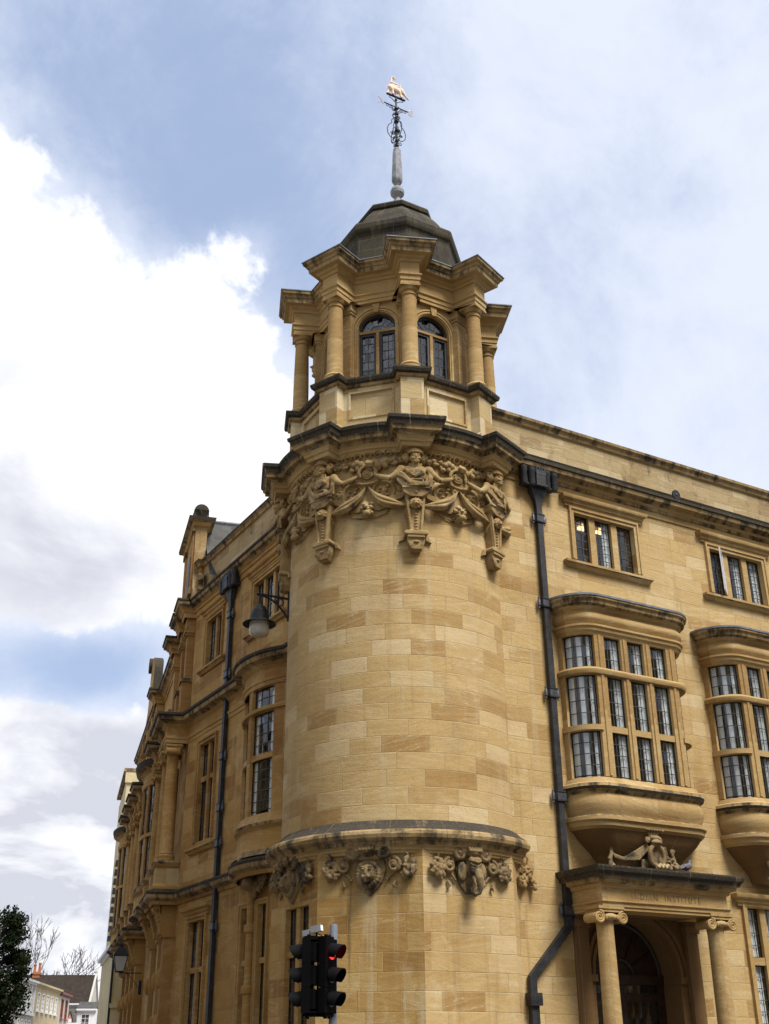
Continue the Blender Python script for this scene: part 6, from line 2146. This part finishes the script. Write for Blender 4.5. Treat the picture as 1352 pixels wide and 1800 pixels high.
FX = Fr(10.95, 52.8, R(-15))
tb = thing('tall_building', 'tall pale stone building with louvred panel rising behind the far end of the side front', 'building')
t = MB()
t.box(FX, .15, 9, -9, 0, 0, 18.1, 'cream')
t.build('wall', tb, smooth=0)
t = MB()
t.box(FX, .05, 9.1, .001, .12, 17.9, 18.6, 'cream')
t.box(FX, -.05, 9.1, -9, .16, 18.6, 18.8, 'semi')
t.build('cornice', tb, smooth=0)
t = MB()
for i in range(26):
    t.box(FX, .55, 2.6, .001, .14, 14.0 + i * .13, 14.08 + i * .13, 'buff')
t.build('louvre', tb, smooth=0)
t = MB()
for i in range(9):
    t.box(FX, -.06 - .01 * (8 - i), .15, -1.2, .1, 8.5 + i * .55, 8.72 + i * .55, 'iron')
t.build('fire_escape', tb, smooth=0)

# opposite sides of the two streets (out of the frame; they shade the street and show in the panes)
def block(label, fr, L_, zt, depth, mat):
    o = thing('street_building', label, 'building')
    holes = []
    n = int(L_ // 3.2)
    for i in range(n):
        u = (i + .5) * L_ / n
        for z0, z1 in ((1.2, 3.4), (5.4, 8.0), (9.6, 11.2)):
            if z1 < zt - .5:
                holes.append(sash(o, fr, u - .6, u + .6, z0, z1, nx=2, nz=4))
    m_ = MB()
    m_.wall(fr, 0, L_, 0, zt, holes, mat, .3)
    m_.box(fr, 0, L_, -depth, -.4, 0, zt, mat)
    m_.build('wall', o, smooth=0)
    c_ = MB()
    c_.box(fr, -.1, L_ + .1, 0, .4, zt - .4, zt, 'dress')
    c_.build('cornice', o, smooth=0)
    return o
block('plain limestone building facing the pillared porch from across the road', Fr(34, -21.8, pi), 44, 17, 10, 'parapet')
fo_ = Fr(-10.8, -3, R(86))
block('long limestone building opposite the side front across the street', fo_, 28, 11, 9, 'parapet')

# ------------------------------------------------------------------ trees
def evergreen(label, x, y, zb, zt, rad):
    o = thing('evergreen_tree', label, 'tree', (x, y, 0))
    t = MB()
    t.tube([(0, 0, 0), (.1, .05, zb), (.05, 0, (zb + zt) / 2), (0, 0, zt - .5)], [.35, .28, .16, .03], 10, 'bark')
    cl = []
    rn = random.Random(3)
    for i in range(85):
        h = rn.random()
        z = zb + (zt - zb) * h
        rr = rad * (.35 + .65 * math.sin(pi * min(1, .18 + .8 * h)) ** .8) * rn.uniform(.35, 1.0)
        a = rn.uniform(0, 2 * pi)
        c = Vector((rr * cos(a), rr * sin(a), z))
        cl.append(c)
        t.tube([(0, 0, z - .5), (c.x * .5, c.y * .5, z - .3), tuple(c)], [.07, .05, .015], 5, 'bark')
    t.build('trunk', o, smooth=40)
    f = MB()
    for c in cl:
        cr = rn.uniform(.35, .75)
        for j in range(190):
            d = Vector((rn.gauss(0, 1), rn.gauss(0, 1), rn.gauss(0, .8)))
            d = d.normalized() * cr * rn.random() ** .45
            p = c + d
            u = Vector((rn.gauss(0, 1), rn.gauss(0, 1), rn.gauss(0, 1))).normalized()
            v = u.cross(Vector((rn.gauss(0, 1), rn.gauss(0, 1), rn.gauss(0, 1)))).normalized()
            s = rn.uniform(.07, .14)
            f.poly([p - u * s, p + v * s * .5, p + u * s, p - v * s * .5], [(0, 0)] * 4, 'leaf')
    f.build('crown', o, smooth=0)
evergreen('dense dark evergreen tree at the left edge standing before the street houses', -11.253 + 71 * .2105, -18.904 + 71 * .9776, 3.6, 9.5, 2.3)
def bare(label, x, y, h, seed):
    o = thing('bare_tree', label, 'tree', (x, y, 0))
    rn = random.Random(seed)
    t, tw_ = MB(), MB()
    def grow(p, d, L_, r_, lv):
        pts = [p]
        q = Vector(p)
        dd_ = Vector(d)
        for i in range(3):
            dd_ = (dd_ + Vector((rn.gauss(0, .14), rn.gauss(0, .14), rn.gauss(0.05, .1)))).normalized()
            q = q + dd_ * L_ / 3
            pts.append(q.copy())
        (t if lv < 2 else tw_).tube(pts, [r_, r_ * .9, r_ * .78, r_ * .64], 5 if lv else 8, 'twig', caps=False)
        if lv >= 7:
            return
        for i in range(2 if lv < 1 else rn.choice((2, 2, 3))):
            ax = Vector((rn.gauss(0, 1), rn.gauss(0, 1), rn.gauss(0, .3)))
            nd = (dd_ * 1.0 + ax.normalized() * rn.uniform(.35, .8) + Vector((0, 0, .12))).normalized()
            grow(pts[-1 if i < 2 else 2], nd, L_ * rn.uniform(.68, .85), max(.020, r_ * .60), lv + 1)
    grow(Vector((0, 0, 0)), Vector((0, 0, 1)), h * .30, h * .018, 0)
    t.build('trunk', o, smooth=40)
    tw_.build('twigs', o, smooth=0)
bare('taller bare winter tree rising behind the chimneys of the street houses', -11.253 + 118 * .2495, -18.904 + 118 * .9684, 12.6, 5)
bare('shorter bare winter tree above the brown tiled roof', -11.253 + 122 * .2640, -18.904 + 122 * .9645, 9.6, 11)
